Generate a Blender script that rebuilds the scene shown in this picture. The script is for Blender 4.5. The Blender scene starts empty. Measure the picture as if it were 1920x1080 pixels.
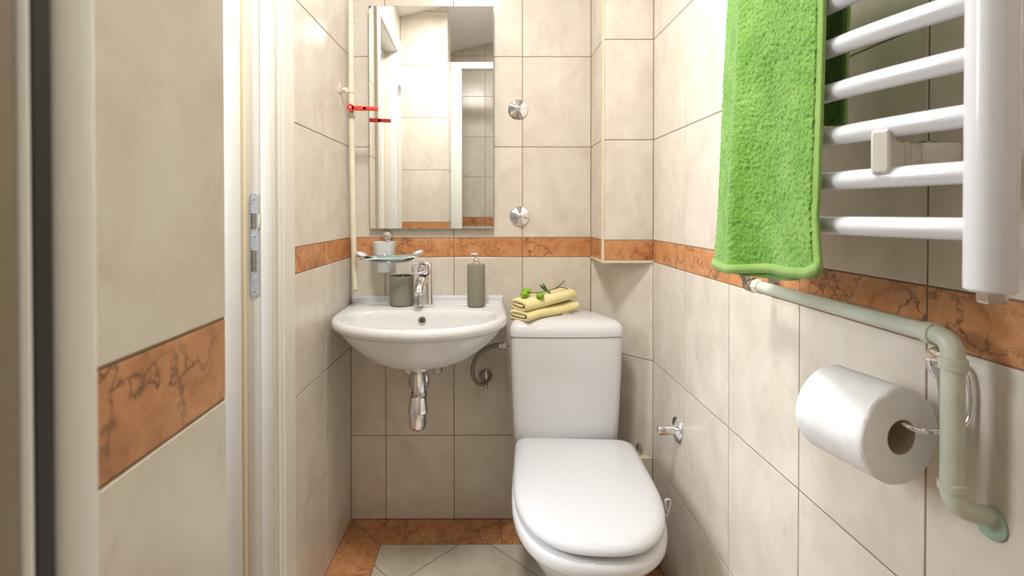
import bpy, bmesh, math, random
from mathutils import Vector, Matrix, noise
random.seed(4)
sc = bpy.context.scene
col = sc.collection
PI = math.pi

# ------------------------------------------------------------------ camera
F_PX, CX, CY = 924.09, 911.5, 406.64
cam_d = bpy.data.cameras.new('camera'); cam = bpy.data.objects.new('camera', cam_d); col.objects.link(cam)
cam_d.sensor_width = 36.0; cam_d.sensor_fit = 'HORIZONTAL'
cam_d.lens = 36.0 * F_PX / 1920
cam_d.shift_x = (960 - CX) / 1920
cam_d.shift_y = -(540 - CY) / 1920
cam_d.clip_start = 0.01
CAM_Z = 1.12665
Rw = Matrix(((0.99999083, -0.00422377, -0.00071282), (0.00421644, 0.9999413, -0.00998097), (0.00075494, 0.00997787, 0.99994993)))
rt, fw, up = Vector(Rw[0]), Vector(Rw[1]), Vector(Rw[2])
cam.matrix_world = Matrix(((rt.x, up.x, -fw.x, 0), (rt.y, up.y, -fw.y, 0), (rt.z, up.z, -fw.z, CAM_Z), (0, 0, 0, 1)))
cam_d.dof.use_dof = True; cam_d.dof.focus_distance = 1.2; cam_d.dof.aperture_fstop = 8.0
sc.camera = cam

# ------------------------------------------------------------------ world, exposure
w = bpy.data.worlds.new('world'); sc.world = w; w.use_nodes = True
w.node_tree.nodes['Background'].inputs[0].default_value = (0.75, 0.86, 1.0, 1)
w.node_tree.nodes['Background'].inputs[1].default_value = 1.0
sc.view_settings.view_transform = 'Standard'; sc.view_settings.look = 'None'
sc.view_settings.gamma = 1.0; sc.view_settings.use_curve_mapping = False
sc.view_settings.exposure = 0.22

# ------------------------------------------------------------------ large lights
def area(name, loc, target, power, size, color, size_y=None, shape='RECTANGLE'):
    d = bpy.data.lights.new(name, 'AREA'); d.energy = power; d.color = color
    d.shape = shape; d.size = size
    if size_y: d.size_y = size_y
    o = bpy.data.objects.new(name, d); col.objects.link(o); o.location = loc
    o.rotation_euler = (Vector(target) - Vector(loc)).to_track_quat('-Z', 'Y').to_euler()
    return o
LAMP = Vector((-0.10, 0.88, 2.31))
SFILL = Vector((0.26, -0.12, 2.42))
area('ceiling_lamp_light', LAMP, (-0.08, 0.86, 0), 19, 0.26, (1.0, 0.975, 0.94), shape='DISK')
area('shower_fill_light', SFILL, (0.2, 0.1, 0), 2.5, 0.24, (1.0, 0.975, 0.94), shape='DISK')  # unseen fill light, added to brighten the walls near the camera
area('hall_window_light', (-1.86, 0.80, 1.45), (0.5, 0.85, 0.8), 68, 0.9, (0.86, 0.93, 1.0), 1.3)
BULB = 2.2       # emission of the mirror lamp's bulbs

# ------------------------------------------------------------------ materials
def new_mat(name):
    m = bpy.data.materials.new(name); m.use_nodes = True
    nt = m.node_tree; b = nt.nodes['Principled BSDF']
    return m, nt, b
def plain(name, c, rough=0.5, metal=0.0, **kw):
    m, nt, b = new_mat(name)
    b.inputs['Base Color'].default_value = (*c, 1); b.inputs['Roughness'].default_value = rough; b.inputs['Metallic'].default_value = metal
    for k, v in kw.items(): b.inputs[k.replace('_', ' ')].default_value = v
    return m
def N(nt, t, **kw):
    n = nt.nodes.new(t)
    for k, v in kw.items(): setattr(n, k, v)
    return n
def ramp(nt, stops):
    r = N(nt, 'ShaderNodeValToRGB'); e = r.color_ramp.elements
    while len(e) < len(stops): e.new(0.5)
    for el, (p, c) in zip(e, stops): el.position = p; el.color = (*c, 1)
    return r
def coords(nt, scale=(1, 1, 1)):
    tc = N(nt, 'ShaderNodeTexCoord'); oi = N(nt, 'ShaderNodeObjectInfo')
    mul = N(nt, 'ShaderNodeMath', operation='MULTIPLY'); mul.inputs[1].default_value = 57.0
    nt.links.new(oi.outputs['Random'], mul.inputs[0])
    mp = N(nt, 'ShaderNodeMapping'); mp.inputs['Scale'].default_value = scale
    nt.links.new(tc.outputs['Object'], mp.inputs['Vector'])
    ad = N(nt, 'ShaderNodeVectorMath', operation='ADD')
    nt.links.new(mp.outputs[0], ad.inputs[0]); nt.links.new(mul.outputs[0], ad.inputs[1])
    return ad.outputs[0], oi
def noise_n(nt, vec, scale, detail=5, rough=0.55, dist=0.0):
    n = N(nt, 'ShaderNodeTexNoise'); n.inputs['Scale'].default_value = scale; n.inputs['Detail'].default_value = detail
    n.inputs['Roughness'].default_value = rough; n.inputs['Distortion'].default_value = dist
    nt.links.new(vec, n.inputs['Vector']); return n
def bump(nt, b, fac, strength, dist=0.001):
    bp = N(nt, 'ShaderNodeBump'); bp.inputs['Strength'].default_value = strength; bp.inputs['Distance'].default_value = dist
    nt.links.new(fac, bp.inputs['Height']); nt.links.new(bp.outputs[0], b.inputs['Normal'])
def mixc(nt, fac, a, b, blend='MIX'):
    m = N(nt, 'ShaderNodeMix', data_type='RGBA', blend_type=blend)
    for sock, v in ((m.inputs[0], fac), (m.inputs[6], a), (m.inputs[7], b)):
        if hasattr(v, 'links') or isinstance(v, bpy.types.NodeSocket): nt.links.new(v, sock)
        elif isinstance(v, tuple): sock.default_value = (*v, 1)
        else: sock.default_value = v
    return m.outputs[2]

def tile_mat(name, lo, mid, hi, spot, rough=0.22):
    m, nt, b = new_mat(name); v, oi = coords(nt, (1, 1, 0.75))
    n1 = noise_n(nt, v, 10, 8, 0.66, 0.35)
    r = ramp(nt, [(0.30, lo), (0.5, mid), (0.72, hi)]); nt.links.new(n1.outputs[0], r.inputs[0])
    n2 = noise_n(nt, v, 26, 5, 0.65, 0.5)
    r2 = ramp(nt, [(0.60, (0, 0, 0)), (0.78, (1, 1, 1))]); nt.links.new(n2.outputs[0], r2.inputs[0])
    mm = N(nt, 'ShaderNodeMath', operation='MULTIPLY'); mm.inputs[1].default_value = 0.5; nt.links.new(r2.outputs[0], mm.inputs[0])
    c = mixc(nt, mm.outputs[0], r.outputs[0], spot)
    nt.links.new(c, b.inputs['Base Color'])
    b.inputs['Roughness'].default_value = rough; b.inputs['IOR'].default_value = 1.45
    n3 = noise_n(nt, v, 45, 3); bump(nt, b, n3.outputs[0], 0.10, 0.001)
    return m
TILE = tile_mat('cream_marbled_tile', (0.575, 0.505, 0.42), (0.655, 0.59, 0.505), (0.715, 0.66, 0.585), (0.48, 0.39, 0.295))
FTILE = tile_mat('floor_cream_tile', (0.45, 0.40, 0.32), (0.55, 0.495, 0.40), (0.62, 0.57, 0.48), (0.36, 0.30, 0.22), 0.3)
def band_mat():
    m, nt, b = new_mat('orange_marble_tile'); v, oi = coords(nt)
    n1 = noise_n(nt, v, 16, 7, 0.62, 1.0)
    r = ramp(nt, [(0.30, (0.36, 0.135, 0.048)), (0.46, (0.52, 0.225, 0.088)), (0.62, (0.60, 0.29, 0.13)), (0.8, (0.64, 0.37, 0.20))])
    nt.links.new(n1.outputs[0], r.inputs[0])
    nd = noise_n(nt, v, 22, 5, 0.6)
    sub = N(nt, 'ShaderNodeVectorMath', operation='SCALE'); sub.inputs['Scale'].default_value = 0.085
    nt.links.new(nd.outputs['Color'], sub.inputs[0])
    ad = N(nt, 'ShaderNodeVectorMath', operation='ADD'); nt.links.new(v, ad.inputs[0]); nt.links.new(sub.outputs[0], ad.inputs[1])
    vo = N(nt, 'ShaderNodeTexVoronoi', feature='DISTANCE_TO_EDGE'); vo.inputs['Scale'].default_value = 17
    nt.links.new(ad.outputs[0], vo.inputs['Vector'])
    rv = ramp(nt, [(0.0, (1, 1, 1)), (0.02, (0.5, 0.5, 0.5)), (0.055, (0, 0, 0))]); nt.links.new(vo.outputs['Distance'], rv.inputs[0])
    nb = noise_n(nt, v, 11, 3); rb = ramp(nt, [(0.40, (0, 0, 0)), (0.56, (1, 1, 1))]); nt.links.new(nb.outputs[0], rb.inputs[0])
    mu = N(nt, 'ShaderNodeMath', operation='MULTIPLY'); nt.links.new(rv.outputs[0], mu.inputs[0]); nt.links.new(rb.outputs[0], mu.inputs[1])
    c = mixc(nt, mu.outputs[0], r.outputs[0], (0.14, 0.055, 0.022))
    nt.links.new(c, b.inputs['Base Color']); b.inputs['Roughness'].default_value = 0.3
    bump(nt, b, n1.outputs[0], 0.15, 0.001)
    return m
BAND = band_mat()
def noisy(name, c1, c2, scale, rough=0.5, metal=0, bs=0.0, bscale=None, det=4):
    m, nt, b = new_mat(name); v, oi = coords(nt)
    n1 = noise_n(nt, v, scale, det); r = ramp(nt, [(0.35, c1), (0.65, c2)]); nt.links.new(n1.outputs[0], r.inputs[0])
    nt.links.new(r.outputs[0], b.inputs['Base Color']); b.inputs['Roughness'].default_value = rough; b.inputs['Metallic'].default_value = metal
    if bs:
        n2 = noise_n(nt, v, bscale or scale * 4, 3); bump(nt, b, n2.outputs[0], bs, 0.002)
    return m
GROUT = noisy('brown_grout', (0.23, 0.145, 0.085), (0.30, 0.20, 0.125), 30, 0.9)
GROUTF = noisy('grey_floor_grout', (0.16, 0.125, 0.09), (0.22, 0.18, 0.14), 30, 0.9)
PLASTER = noisy('white_plaster', (0.80, 0.79, 0.77), (0.84, 0.83, 0.81), 8, 0.8)
CREAMTRIM = noisy('cream_corner_trim', (0.66, 0.58, 0.40), (0.72, 0.64, 0.47), 20, 0.4)
PORC = plain('white_porcelain', (0.69, 0.69, 0.695), 0.06, 0, Coat_Weight=0.3)
SEATP = plain('white_seat_plastic', (0.655, 0.655, 0.675), 0.10)
CHROME = plain('chrome', (0.82, 0.82, 0.84), 0.07, 1.0)
STEEL = noisy('brushed_nickel', (0.46, 0.43, 0.39), (0.58, 0.54, 0.49), 60, 0.22, 1.0)
DARKM = plain('dark_cavity', (0.03, 0.028, 0.025), 0.6)
PAINT = noisy('white_door_paint', (0.66, 0.625, 0.56), (0.69, 0.655, 0.59), 12, 0.38, 0, 0.05, 60)
SEAL = plain('beige_rubber_seal', (0.68, 0.58, 0.40), 0.6)
ZINC = noisy('zinc_plate', (0.52, 0.55, 0.60), (0.70, 0.73, 0.78), 90, 0.4, 0.7)
RED = plain('red_lever_plastic', (0.62, 0.045, 0.025), 0.35)
CPIPE = noisy('cream_painted_pipe', (0.66, 0.60, 0.46), (0.74, 0.69, 0.56), 18, 0.4)
GPIPE = noisy('pale_green_painted_pipe', (0.50, 0.525, 0.425), (0.60, 0.615, 0.51), 22, 0.42, 0, 0.25, 90)
GGREEN = noisy('green_rosette', (0.30, 0.42, 0.32), (0.38, 0.50, 0.40), 30, 0.45)
TAUPE = plain('taupe_ceramic', (0.245, 0.228, 0.172), 0.62)
RADW = plain('white_radiator_enamel', (0.72, 0.72, 0.75), 0.16)
BRKT = noisy('ivory_bracket_plastic', (0.68, 0.64, 0.56), (0.73, 0.70, 0.62), 25, 0.4)
PAPER = noisy('toilet_paper', (0.86, 0.86, 0.86), (0.90, 0.90, 0.90), 40, 0.9, 0, 0.35, 60)
SLOT = noisy('bare_wood_slot', (0.17, 0.14, 0.11), (0.25, 0.21, 0.17), 80, 0.8)
CARD = noisy('cardboard', (0.42, 0.32, 0.22), (0.50, 0.39, 0.28), 60, 0.9)
WPROF = plain('white_shower_profile', (0.74, 0.74, 0.69), 0.35)
GASK = plain('black_gasket', (0.022, 0.018, 0.02), 0.5)
SHADEBRN = noisy('shaded_tile_brown', (0.20, 0.155, 0.10), (0.25, 0.195, 0.13), 9, 0.5)  # shade on the shower tiles, put into the colour
def terry(name, c1, c2, c3, scale=420):
    m, nt, b = new_mat(name); v, oi = coords(nt)
    n1 = noise_n(nt, v, scale, 3, 0.6); r = ramp(nt, [(0.28, c1), (0.5, c2), (0.75, c3)])
    n2 = noise_n(nt, v, 22, 4, 0.6)
    ad = N(nt, 'ShaderNodeMath', operation='MULTIPLY_ADD'); ad.inputs[1].default_value = 0.5; nt.links.new(n2.outputs[0], ad.inputs[0])
    mm = N(nt, 'ShaderNodeMath', operation='MULTIPLY'); mm.inputs[1].default_value = 0.5; nt.links.new(n1.outputs[0], mm.inputs[0])
    nt.links.new(mm.outputs[0], ad.inputs[2]); nt.links.new(ad.outputs[0], r.inputs[0])
    nt.links.new(r.outputs[0], b.inputs['Base Color']); b.inputs['Roughness'].default_value = 0.95
    b.inputs['Sheen Weight'].default_value = 0.35; b.inputs['Specular IOR Level'].default_value = 0.1
    bump(nt, b, n1.outputs[0], 0.8, 0.002)
    return m
GTERRY = terry('green_terry', (0.055, 0.19, 0.012), (0.145, 0.33, 0.038), (0.29, 0.47, 0.11))
GHEM = terry('green_hem', (0.18, 0.36, 0.055), (0.25, 0.42, 0.09), (0.32, 0.48, 0.14), 700)
YTERRY = terry('yellow_terry', (0.76, 0.61, 0.23), (0.87, 0.755, 0.37), (0.92, 0.83, 0.50), 500)
FLOWER = noisy('lime_flower', (0.16, 0.36, 0.012), (0.34, 0.55, 0.03), 300, 0.7)
LEAF = noisy('dark_leaf', (0.03, 0.08, 0.012), (0.06, 0.14, 0.02), 60, 0.45)
def glass_mat(name, c, rough, trans=1.0, ior=1.45):
    m, nt, b = new_mat(name); b.inputs['Base Color'].default_value = (*c, 1); b.inputs['Roughness'].default_value = rough
    b.inputs['Transmission Weight'].default_value = trans; b.inputs['IOR'].default_value = ior
    return m
def thin_glass(name, tint, frost, gloss=0.12, rough=0.05):
    m = bpy.data.materials.new(name); m.use_nodes = True; nt = m.node_tree; nt.nodes.clear()
    out = N(nt, 'ShaderNodeOutputMaterial'); tr = N(nt, 'ShaderNodeBsdfTransparent'); tr.inputs[0].default_value = (*tint, 1)
    tl = N(nt, 'ShaderNodeBsdfTranslucent'); tl.inputs[0].default_value = (*tint, 1); df = N(nt, 'ShaderNodeBsdfDiffuse'); df.inputs[0].default_value = (*tint, 1)
    m0 = N(nt, 'ShaderNodeMixShader'); m0.inputs[0].default_value = 0.8; nt.links.new(tl.outputs[0], m0.inputs[1]); nt.links.new(df.outputs[0], m0.inputs[2])
    m1 = N(nt, 'ShaderNodeMixShader'); m1.inputs[0].default_value = frost; nt.links.new(tr.outputs[0], m1.inputs[1]); nt.links.new(m0.outputs[0], m1.inputs[2])
    gl = N(nt, 'ShaderNodeBsdfGlossy'); gl.inputs['Roughness'].default_value = rough
    lw = N(nt, 'ShaderNodeFresnel'); lw.inputs[0].default_value = 1.45
    m2 = N(nt, 'ShaderNodeMixShader'); nt.links.new(lw.outputs[0], m2.inputs[0]); nt.links.new(m1.outputs[0], m2.inputs[1]); nt.links.new(gl.outputs[0], m2.inputs[2])
    nt.links.new(m2.outputs[0], out.inputs[0]); return m
FROST = thin_glass('frosted_glass', (0.93, 0.93, 0.92), 0.72, rough=0.3)
TEAL = thin_glass('teal_clear_glass', (0.80, 0.93, 0.91), 0.08)
PLASTT = thin_glass('translucent_white_plastic', (0.90, 0.91, 0.92), 0.6, rough=0.2)
MIRROR = plain('mirror_silver', (0.93, 0.94, 0.93), 0.0, 1.0)
MEDGE = plain('mirror_edge', (0.25, 0.28, 0.25), 0.3)
def emis(name, c, s):
    m, nt, b = new_mat(name); b.inputs['Base Color'].default_value = (*c, 1)
    b.inputs['Emission Color'].default_value = (*c, 1); b.inputs['Emission Strength'].default_value = s
    return m
BULBM = emis('lit_bulb', (1.0, 0.93, 0.82), BULB)
BLUE = plain('blue_tape', (0.03, 0.04, 0.20), 0.5)
def braid_mat():
    m, nt, b = new_mat('braided_steel'); tc = N(nt, 'ShaderNodeTexCoord')
    wv = N(nt, 'ShaderNodeTexWave'); wv.inputs['Scale'].default_value = 120; wv.inputs['Distortion'].default_value = 2
    nt.links.new(tc.outputs['Object'], wv.inputs['Vector'])
    r = ramp(nt, [(0.2, (0.10, 0.09, 0.08)), (0.8, (0.45, 0.42, 0.38))]); nt.links.new(wv.outputs[0], r.inputs[0])
    nt.links.new(r.outputs[0], b.inputs['Base Color']); b.inputs['Metallic'].default_value = 0.8; b.inputs['Roughness'].default_value = 0.4
    bump(nt, b, wv.outputs[0], 0.6, 0.001)
    return m
BRAID = braid_mat()

# ------------------------------------------------------------------ helpers
def obj(name, bm, mat, parent=None, smooth=True, angle=0.7):
    me = bpy.data.meshes.new(name)
    bmesh.ops.recalc_face_normals(bm, faces=bm.faces)
    bm.to_mesh(me); bm.free()
    if mat: me.materials.append(mat)
    if smooth:
        me.polygons.foreach_set('use_smooth', [True] * len(me.polygons))
        try: me.set_sharp_from_angle(angle=angle)
        except Exception: pass
    o = bpy.data.objects.new(name, me); col.objects.link(o)
    if parent is not None:
        o.parent = parent
        if not parent.matrix_world.is_identity or parent.location.length > 0:
            o.matrix_parent_inverse = (Matrix.Translation(parent.location) @ parent.rotation_euler.to_matrix().to_4x4()).inverted()
    return o
def tag(o, label=None, cat=None, group=None, kind=None):
    if label: o['label'] = label
    if cat: o['category'] = cat
    if group: o['group'] = group
    if kind: o['kind'] = kind
    return o
def thing(name, loc, label, cat, group=None):
    o = bpy.data.objects.new(name, None); col.objects.link(o); o.location = loc; o.empty_display_size = 0.05
    return tag(o, label, cat, group)
def BM(): return bmesh.new()
def frame(d):
    d = Vector(d).normalized(); a = Vector((0, 0, 1)) if abs(d.z) < 0.9 else Vector((1, 0, 0))
    x = d.cross(a).normalized(); y = d.cross(x).normalized(); return x, y, d
def ring_faces(bm, rings, close=True, cap0=True, cap1=True):
    n = len(rings[0])
    for a, b in zip(rings, rings[1:]):
        for i in range(n if close else n - 1):
            j = (i + 1) % n
            try: bm.faces.new((a[i], a[j], b[j], b[i]))
            except ValueError: pass
    if cap0: bm.faces.new(rings[0])
    if cap1: bm.faces.new(rings[-1])
def loft(bm, rings, cap0=True, cap1=True, close=True):
    rs = [[bm.verts.new(p) for p in r] for r in rings]; ring_faces(bm, rs, close, cap0, cap1); return rs
def lathe(bm, prof, loc=(0, 0, 0), axis=(0, 0, 1), segs=32, cap0=True, cap1=True):
    x, y, d = frame(axis); loc = Vector(loc)
    rings = [[loc + d * h + (x * math.cos(2 * PI * i / segs) + y * math.sin(2 * PI * i / segs)) * max(r, 1e-4) for i in range(segs)] for r, h in prof]
    loft(bm, rings, cap0, cap1)
def catmull(pts, sub=8):
    P = [Vector(p) for p in pts]; out = []
    for i in range(len(P) - 1):
        p0 = P[max(i - 1, 0)]; p1 = P[i]; p2 = P[i + 1]; p3 = P[min(i + 2, len(P) - 1)]
        for k in range(sub):
            t = k / sub
            out.append(0.5 * ((2 * p1) + (p2 - p0) * t + (2 * p0 - 5 * p1 + 4 * p2 - p3) * t * t + (3 * p1 - p0 - 3 * p2 + p3) * t ** 3))
    out.append(P[-1]); return out
def tube(bm, pts, r, segs=14, cap=True, closed=False):
    P = [Vector(p) for p in pts]; n = len(P); rings = []
    d0 = (P[1] - P[0]).normalized(); x, y, _ = frame(d0)
    for i in range(n):
        if closed: d = (P[(i + 1) % n] - P[i - 1]).normalized()
        else: d = (P[min(i + 1, n - 1)] - P[max(i - 1, 0)]).normalized()
        x = (x - d * x.dot(d)).normalized(); y = d.cross(x)
        rr = r[i] if isinstance(r, (list, tuple)) else r
        rings.append([bm.verts.new(P[i] + (x * math.cos(2 * PI * k / segs) + y * math.sin(2 * PI * k / segs)) * rr) for k in range(segs)])
    if closed:
        rings.append(rings[0]); ring_faces(bm, rings, True, False, False)
    else: ring_faces(bm, rings, True, cap, cap)
def elbow_path(pts, rad, k=6):
    P = [Vector(p) for p in pts]; out = [P[0]]
    for a, b, c in zip(P, P[1:], P[2:]):
        u = (a - b).normalized(); v = (c - b).normalized(); s = b + u * rad; e = b + v * rad
        for i in range(k + 1):
            t = i / k; out.append((1 - t) ** 2 * s + 2 * t * (1 - t) * b + t * t * e)
    out.append(P[-1]); return out
def box(bm, lo, hi, bev=0.0, seg=2, M=None):
    vs = [Vector((x, y, z)) for z in (lo[2], hi[2]) for y in (lo[1], hi[1]) for x in (lo[0], hi[0])]
    if M is not None: vs = [M(v) if callable(M) else M @ v for v in vs]
    v = [bm.verts.new(p) for p in vs]
    fs = [bm.faces.new([v[i] for i in f]) for f in ((0, 2, 3, 1), (4, 5, 7, 6), (0, 1, 5, 4), (2, 6, 7, 3), (0, 4, 6, 2), (1, 3, 7, 5))]
    if bev:
        es = list({e for f in fs for e in f.edges})
        bmesh.ops.bevel(bm, geom=es, offset=bev, segments=seg, profile=0.5, affect='EDGES')
def prism(bm, poly, lo, hi, f):
    """poly in 2d, extruded between lo and hi through f(a, b, h) -> Vector"""
    a = [bm.verts.new(f(p[0], p[1], lo)) for p in poly]; b = [bm.verts.new(f(p[0], p[1], hi)) for p in poly]
    bm.faces.new(a); bm.faces.new(b[::-1]); n = len(poly)
    for i in range(n):
        j = (i + 1) % n; bm.faces.new((a[j], a[i], b[i], b[j]))

# ------------------------------------------------------------------ room measures
D = 1.7974; XR = 0.5566; ALPHA = 0.02576
def xl(y): return -0.4945 + ALPHA * (y - 1.5)
Z5, Z4, ZB2, ZB1, Z2, Z1 = 0.3086, 0.6341, 0.9625, 1.0333, 1.3629, 1.6912
LEV = [0.0, Z5, Z4, ZB2, ZB1, Z2, Z1, 2.0195, 2.348, 2.68]
BANDROW = 3
def ceil_z(x): return 2.435 + 0.23 * x
CHX, CHY = 0.3899, 1.6177
COLX, COLY, SHY = -0.228, 0.436, 0.165
REAR = -0.5; SHL = -0.62
DY0, DY1, DZ = 0.60, 1.18, 2.05
GAP = 0.0013     # half joint

def clip_poly(poly, fn):
    out = []
    for i in range(len(poly)):
        a, b = poly[i], poly[(i + 1) % len(poly)]; fa, fb = fn(a), fn(b)
        if fa >= 0: out.append(a)
        if (fa >= 0) != (fb >= 0):
            t = fa / (fa - fb); out.append((a[0] + (b[0] - a[0]) * t, a[1] + (b[1] - a[1]) * t))
    return out
cache = {}
def tile_obj(name, poly, f3, mat, parent, key, depth=0.0016, ch=0.0009):
    """poly (u,v) convex; f3(u,v,n) -> world; the front face is at n = 0"""
    if len(poly) < 3: return
    cx = sum(p[0] for p in poly) / len(poly); cy = sum(p[1] for p in poly) / len(poly)
    c3 = f3(cx, cy, 0.0)
    k = (key, mat.name) + tuple((round(p[0] - cx, 4), round(p[1] - cy, 4)) for p in poly)
    if k not in cache:
        bm = BM(); n = len(poly)
        def inset(p):
            dx, dy = cx - p[0], cy - p[1]; L = math.hypot(dx, dy) + 1e-9; s = min(0.4 * L, ch * 1.5)
            return (p[0] + dx / L * s, p[1] + dy / L * s)
        r0 = [f3(p[0], p[1], -depth) - c3 for p in poly]
        r1 = [f3(p[0], p[1], -ch * 0.7) - c3 for p in poly]
        r2 = [f3(*inset(p), 0.0) - c3 for p in poly]
        loft(bm, [r0, r1, r2], True, True)
        bmesh.ops.recalc_face_normals(bm, faces=bm.faces)
        me = bpy.data.meshes.new(name); bm.to_mesh(me); bm.free(); me.materials.append(mat); cache[k] = me
    o = bpy.data.objects.new(name, cache[k]); col.objects.link(o); o.location = c3; o.parent = parent
    return o
def wall(name, A, B, nrm, seams, z0=0.0, z1=9.0, label=None, holes=(), thick=0.10, levels=LEV, bandrow=BANDROW, e0=0.02, e1=0.02, slope=True):
    """A,B plan points; seams are distances from A; tiles stand on the plane A-B facing nrm"""
    A = Vector((*A, 0)); B = Vector((*B, 0)); U = (B - A); L = U.length; U.normalize(); Nn = Vector((*nrm, 0)).normalized()
    def f3(u, v, n): return A + U * u + Vector((0, 0, v)) + Nn * n
    def top(u): return min(z1, ceil_z(A.x + U.x * u)) if slope else z1
    us = [0.0] + sorted(s for s in seams if 0.012 < s < L - 0.012) + [L]
    bm = BM()
    # backing slab(s), leaving holes open
    hs = list(holes)
    cuts = sorted({0.0, L} | {h[0] for h in hs} | {h[1] for h in hs})
    for a, b in zip(cuts, cuts[1:]):
        hz = [h for h in hs if h[0] <= a + 1e-6 and h[1] >= b - 1e-6]
        lo = hz[0][3] if hz else z0
        a_, b_ = (a - e0 if a == 0 else a), (b + e1 if b == L else b)
        prism(bm, [(a_, lo), (b_, lo), (b_, top(b_)), (a_, top(a_))], -thick, -0.0011, f3)
    wo = obj(name, bm, GROUT, None, False); tag(wo, label, None, None, 'structure')
    for r in range(len(levels) - 1):
        lo, hi = max(levels[r], z0), min(levels[r + 1], z1)
        if hi - lo < 0.01: continue
        for a, b in zip(us, us[1:]):
            rects = [(a, b, lo, hi)]
            for h in hs:
                nr = []
                for (p, q, s, t) in rects:
                    if q <= h[0] or p >= h[1] or t <= h[2] or s >= h[3]: nr.append((p, q, s, t)); continue
                    if p < h[0]: nr.append((p, h[0], s, t))
                    if q > h[1]: nr.append((h[1], q, s, t))
                    m0, m1 = max(p, h[0]), min(q, h[1])
                    if t > h[3]: nr.append((m0, m1, h[3], t))
                rects = nr
            for (p, q, s, t) in rects:
                if q - p < 0.006 or t - s < 0.006: continue
                poly = [(p + GAP, s + GAP), (q - GAP, s + GAP), (q - GAP, t - GAP), (p + GAP, t - GAP)]
                if slope: poly = clip_poly(poly, lambda P: top(P[0]) - 0.001 - P[1])
                if len(poly) >= 3:
                    tile_obj('band_tile' if r == bandrow else 'wall_tile', poly, f3, BAND if r == bandrow else TILE, wo, name)
    return wo

# back wall
xb0 = xl(D)
wall('wall_back', (xb0, D), (CHX, D), (0, -1), [-0.3601 - xb0, -0.1101 - xb0, 0.1399 - xb0], label='cream tiled end wall with an orange marble band behind washbasin and mirror')
# left wall with doorway
ca, sa = math.cos(ALPHA), math.sin(ALPHA)
LA = (xl(D), D); LB = (xl(COLY), COLY); LL = (Vector(LA) - Vector(LB)).length
def sl(y): return (D - y) / ca
wall('wall_left', LA, LB, (ca, -sa), [sl(1.5355), sl(1.2855), sl(1.0355), sl(0.7855), sl(0.5355)], label='cream tiled side wall with orange band holding the doorway',
     holes=[(sl(DY1 + 0.04), sl(DY0 - 0.04), 0.0, DZ + 0.04)], thick=0.125)
# right wall
wall('wall_right', (XR, CHY), (XR, REAR), (-1, 0), [CHY - (1.3663 - 0.25 * k) for k in range(8)], label='cream tiled long wall with orange band behind the towel radiator')
# diagonal wall piece behind the cistern and boxed chase above / below it
dg = Vector((XR - CHX, CHY - D)); nd = Vector((dg.y, -dg.x)).normalized()
wall('wall_diagonal', (CHX, D), (XR, CHY), (nd.x, nd.y), [], z0=Z5, z1=ZB2 + 0.02, label='narrow slanted tiled wall across the corner behind the cistern', thick=0.03, slope=False, e0=0.0, e1=0.0)
wall('wall_chase_side', (CHX, D), (CHX, CHY), (-1, 0), [], z0=ZB2 + 0.004, label='narrow side face of the boxed pipe chase beside wall knobs', thick=0.02, e1=-0.0015)
wall('wall_chase_front', (CHX, CHY), (XR, CHY), (0, -1), [], z0=ZB2 + 0.004, label='front face of the boxed pipe chase above the cistern', thick=0.02, e0=-0.0015)
wall('wall_chase_base_side', (CHX, D), (CHX, CHY), (-1, 0), [], z0=0, z1=Z5, label='side of the low boxed plinth behind the toilet', thick=0.02, slope=False, e1=-0.0015)
wall('wall_chase_base_front', (CHX, CHY), (XR, CHY), (0, -1), [], z0=0, z1=Z5, label='front of the low boxed plinth between toilet and side wall', thick=0.02, slope=False, e0=-0.0015)
bm = BM(); prism(bm, [(CHX, D), (CHX, CHY), (XR, CHY)], Z5, Z5 + 0.004, lambda a, b, h: Vector((a, b, h)))
tag(obj('trim_1', bm, CREAMTRIM, None, False), 'cream triangular ledge on top of the low plinth', None, None, 'structure')
bm = BM(); prism(bm, [(CHX - 0.001, D), (CHX - 0.001, CHY - 0.001), (XR, CHY - 0.001), (XR, CHY), (XR, CHY + 0.01), (CHX + 0.01, D)], ZB2 - 0.004, ZB2 + 0.0045, lambda a, b, h: Vector((a, b, h)))
tag(obj('trim_2', bm, CREAMTRIM, None, False), 'cream edge strip closing the underside of the boxed chase', None, None, 'structure')
bm = BM(); prism(bm, [(CHX - 0.0022, CHY + 0.010), (CHX - 0.0022, CHY - 0.0022), (CHX + 0.004, CHY - 0.0022), (CHX + 0.004, CHY + 0.0), (CHX, CHY + 0.0), (CHX, CHY + 0.010)], ZB2 - 0.004, ceil_z(CHX) - 0.002, lambda a, b, h: Vector((a, b, h)))
tag(obj('trim_3', bm, CREAMTRIM, None, False), 'cream vertical corner strip on the edge of the boxed chase', None, None, 'structure')
# pier between doorway and shower
wall('wall_pier_face', (xl(COLY), COLY), (COLX, COLY), (0, 1), [], label='tiled pier beside the doorway facing the mirror', thick=0.02, e1=-0.0015)
wall('wall_pier_side', (COLX, COLY), (COLX, SHY), (1, 0), [], label='tiled pier side with orange band between doorway and shower frame', thick=0.02, e0=-0.0015, e1=-0.0015)
wall('wall_pier_shower', (COLX, SHY), (SHL, SHY), (0, -1), [0.12], label='shower side of the tiled pier', thick=0.02, e0=-0.0015)
wall('wall_shower_left', (SHL, SHY), (SHL, REAR), (1, 0), [0.17, 0.42], label='short tiled side wall of the shower', thick=0.05)
wall('wall_shower_rear', (SHL, REAR), (XR, REAR), (0, 1), [0.13, 0.38, 0.63, 0.88, 1.13], label='tiled rear wall of the shower seen in the mirror', thick=0.08)

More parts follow.
